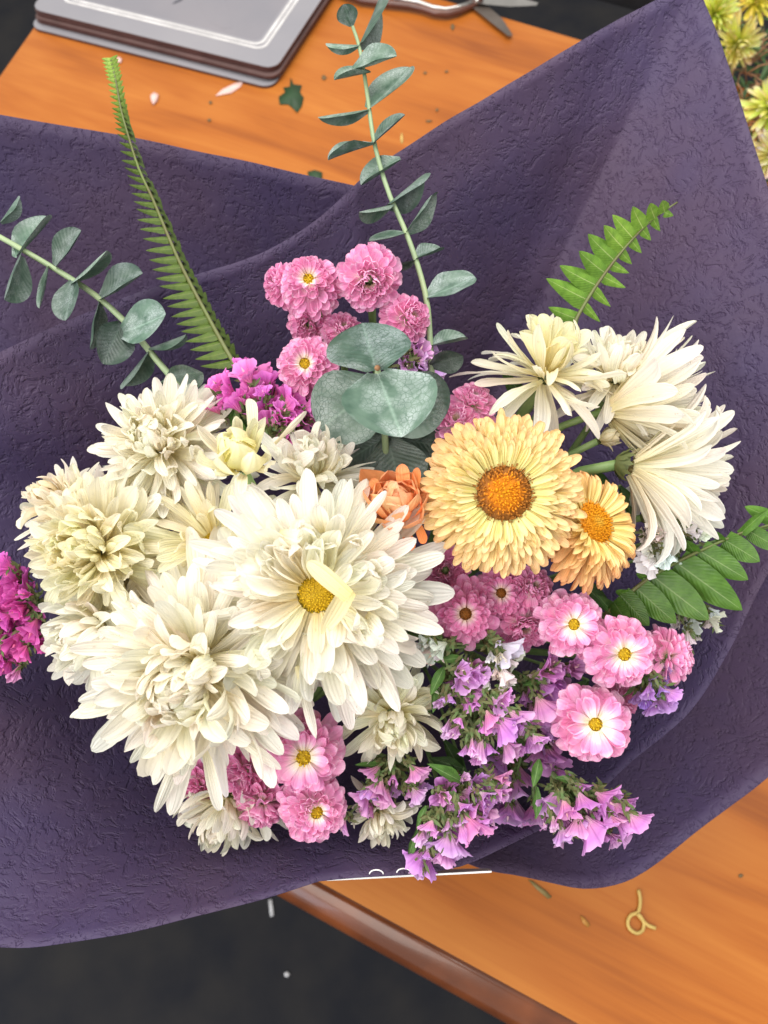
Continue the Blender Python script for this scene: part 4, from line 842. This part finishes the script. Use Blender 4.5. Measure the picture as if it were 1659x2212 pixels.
# ------------------------------------------------------------------ yellow spider blooms at the top right, on the table
YG = 'yellow spider blooms at the upper right'
for k, (px, py, h, r, n, tint, lab) in enumerate((
        (1545, 30, .10, 62, (.2, -.1, .9), (1, 1.05, .9), 'yellow spider bloom touching the tall paper corner'),
        (1590, 95, .09, 62, (.1, -.6, .6), (1.05, 1.02, 1.1), 'yellow spider bloom facing down beside the paper edge'),
        (1632, 2, .10, 52, (0, -.2, .9), (1.1, 1.0, .6), 'deep yellow spider bloom at the very top'),
        (1668, 235, .10, 78, (-.2, .1, 1), (1.05, 1.1, 1.2), 'pale yellow spider bloom at the right edge, green heart'),
        (1672, 330, .08, 66, (-.2, -.5, .8), (1.1, 1.05, 2.0), 'cream spider bloom lowest at the right edge'))):
    w0 = on_plane(px, py, TABLE_Z + h); cc = CM.inverted() @ w0; d = -cc.z
    rr = random.Random(k); root = thing('spider_bloom', lab, 'flower', YG, CM @ frame(Vector(n), (0, 1, 0), cc)); s = r * d / FOC
    for i in range(90):
        q = (i + .5) / 90; ph = i * 2.4 + rr.gauss(0, .1); el = math.radians(lerp(-20, 80, q) + rr.gauss(0, 8)); dr = Vector((math.cos(ph), math.sin(ph), 0))
        yv = dr * math.cos(el) + Vector((0, 0, math.sin(el))); zv = Vector((0, 0, 1)) * math.cos(el) - dr * math.sin(el); xv = yv.cross(zv); L = s * lerp(1.05, .6, q) * rr.uniform(.85, 1.1)
        obj('petal', rr.choice(SPI), root, Matrix((xv * L * 1.4, yv * L, zv * L)).transposed().to_4x4(), [c * rr.uniform(.85, 1.05) for c in tint])
    mb = MB(); e = w0 + Vector((.12, .10, 0)); e.z = TABLE_Z + .01
    mb.tube([w0, lerp(w0, e, .5), e], .003, 6); obj('stem', mb.mesh('stem', M['stem']), root, root.matrix_basis.inverted())
mb = MB(); rr = random.Random(4)
for i in range(170):
    x = rr.uniform(1575, 1700); y = rr.uniform(30, 420); a = on_plane(x, y, TABLE_Z + rr.uniform(.015, .07)); v = Vector((rr.uniform(-.2, 1), rr.uniform(-.4, .7), rr.uniform(-.3, .3))).normalized() * rr.uniform(.02, .05)
    mb.tube([a, a + v * .5 + Vector((0, 0, .004)), a + v], .0010, 4)
o = tag(obj('dried_fibre', mb.mesh('dried_fibre', M['gbrown'])), 'brown dried fibres tangled among the yellow spider blooms', 'dried fibre', kind='stuff')
mb = MB()
for i in range(420):
    x = rr.uniform(1540, 1720); y = rr.uniform(-30, 440); a = on_plane(x, y, TABLE_Z + rr.uniform(.005, .05)); v = Vector((rr.uniform(-1, 1), rr.uniform(-1, 1), rr.uniform(-.2, .6))).normalized() * rr.uniform(.012, .03)
    mb.blade(a, a + v, .003)
tag(obj('foliage', mb.mesh('foliage', M['leaf'])), 'dull green foliage under the yellow spider blooms', 'foliage', kind='stuff')

# ------------------------------------------------------------------ scraps on the table and the floor
def scrap(name, label, cat, px, py, poly, mat, h=.0008, z=TABLE_Z, curve=.002, group='plant scraps lying on the table'):
    o0 = on_plane(px, py, z + .0006); c = [on_plane(x, y, z + .0006) - o0 for x, y in poly]; n = len(c)
    cen = sum(c, Vector()) / n + Vector((0, 0, curve)); v = [p for p in c] + [cen] + [p + Vector((0, 0, h)) for p in c] + [cen + Vector((0, 0, h))]
    f = [((i + 1) % n, i, n) for i in range(n)] + [(n + 1 + i, n + 1 + (i + 1) % n, 2 * n + 1) for i in range(n)] + [(i, (i + 1) % n, n + 1 + (i + 1) % n, n + 1 + i) for i in range(n)]
    return tag(obj(name, mesh(name, v, f, mat, [(.5, .5)] * len(v)), None, Matrix.Translation(o0)), label, cat, group)
dl = simple('dark_leaf_scrap', (.018, .055, .018), .6)
scrap('leaf_scrap', 'dark green lobed leaf scrap lying on the table below the placemats', 'leaf', 630, 212, [(628, 168), (634, 183), (652, 185), (648, 200), (656, 212), (652, 230), (642, 244), (630, 232), (622, 226), (604, 226), (602, 210), (616, 200), (612, 190), (626, 188)], dl)
scrap('leaf_scrap', 'small dark green leaf scrap against the top edge of the paper', 'leaf', 682, 378, [(664, 372), (680, 368), (696, 373), (696, 390), (684, 392), (668, 384)], dl)
scrap('loose_petal', 'loose white petal on the table beside the placemat corner', 'petal', 497, 192, [(466, 208), (480, 194), (505, 182), (527, 175), (520, 188), (500, 202), (482, 205)], M['pinkbit'], h=.001)
scrap('petal_scrap', 'pale pink petal crumb on the bare table right of the fern tip', 'petal', 335, 213, [(326, 210), (334, 203), (343, 208), (340, 220), (332, 228), (327, 220)], M['pinkbit'], h=.003)
scrap('petal_scrap', 'tiny pink petal crumb next to the placemat stack above the fern', 'petal', 258, 130, [(252, 128), (258, 125), (264, 130), (262, 137), (254, 136)], M['pinkbit'], h=.002)
for k, (x, y, w_, hh, lab) in enumerate(((978, 58, 9, 14, 'dark crumb of plant below the scissors'), (926, 262, 14, 5, 'dark crumb near the paper edge, longest of the scattered ones'), (944, 238, 6, 8, 'greenish crumb above the long dark one near the paper'), (868, 300, 6, 26, 'pale straw bit beside the eucalyptus stem'),
                                         (700, 168, 12, 12, 'olive crumb left of the eucalyptus stem'), (918, 158, 8, 6, 'brown crumb in the open middle of the table'), (965, 155, 8, 6, 'brown crumb below the scissor tip'), (455, 222, 9, 7, 'brown stain-like crumb below the loose white petal'), (452, 260, 9, 7, 'small dark crumb just above the purple paper edge'))):
    scrap('plant_crumb', lab, 'plant scrap', x, y, [(x + w_ * .5 * math.cos(a) * R.uniform(.7, 1.2), y + hh * .5 * math.sin(a) * R.uniform(.7, 1.2)) for a in [i * PI / 4 for i in range(8)]], M['straw2'] if k == 3 else M['debris'], h=.0006, curve=.0006)
scrap('plant_crumb', 'thin greenish stem bit on the table below the lower paper edge', 'plant scrap', 1180, 1930, [(1140, 1900), (1150, 1903), (1180, 1925), (1192, 1938), (1184, 1942), (1160, 1922)], simple('green_bit', (.22, .16, .05), .6), curve=.0004, h=.0004)
scrap('plant_crumb', 'small amber crumb left of the curled tendril', 'plant scrap', 1265, 1990, [(1253, 1977), (1262, 1982), (1275, 1998), (1270, 2004), (1258, 1994)], simple('amber_bit', (.45, .2, .03), .6), curve=.0004, h=.0004)
scrap('plant_crumb', 'dark speck on the table near the right edge', 'plant scrap', 1600, 1892, [(1595, 1890), (1600, 1887), (1606, 1891), (1602, 1896), (1596, 1895)], M['debris'], curve=.0004, h=.0004)
o0 = on_plane(1378, 2000, TABLE_Z + .002)
mb = MB(); tp = [(1379, 1922), (1383, 1940), (1382, 1960), (1377, 1972), (1364, 1976), (1356, 1990), (1360, 2006), (1375, 2016), (1388, 2010), (1391, 1994), (1384, 1980), (1377, 1974), (1392, 1992), (1402, 2000), (1416, 2005)]
pp = smooth_loop([on_plane(x, y, TABLE_Z + .0025 + (.002 if 9 < i < 12 else 0)) - o0 for i, (x, y) in enumerate(tp)], .003, False)
mb.tube(pp, .0015, 6); tag(obj('tendril', mb.mesh('tendril', M['straw2']), None, Matrix.Translation(o0)), 'curled straw coloured plant tendril lying on the table at the lower right', 'plant scrap', 'plant scraps lying on the table')
scrap('floor_fleck', 'long white fleck on the dark floor', 'fleck', 586, 1965, [(580, 1944), (588, 1942), (592, 1978), (584, 1981)], M['whitebit'], z=0, group='white flecks on the floor', h=.002)
scrap('floor_fleck', 'small round white fleck on the dark floor', 'fleck', 620, 2105, [(614, 2102), (620, 2098), (627, 2104), (622, 2111), (615, 2109)], M['whitebit'], z=0, group='white flecks on the floor', h=.002)
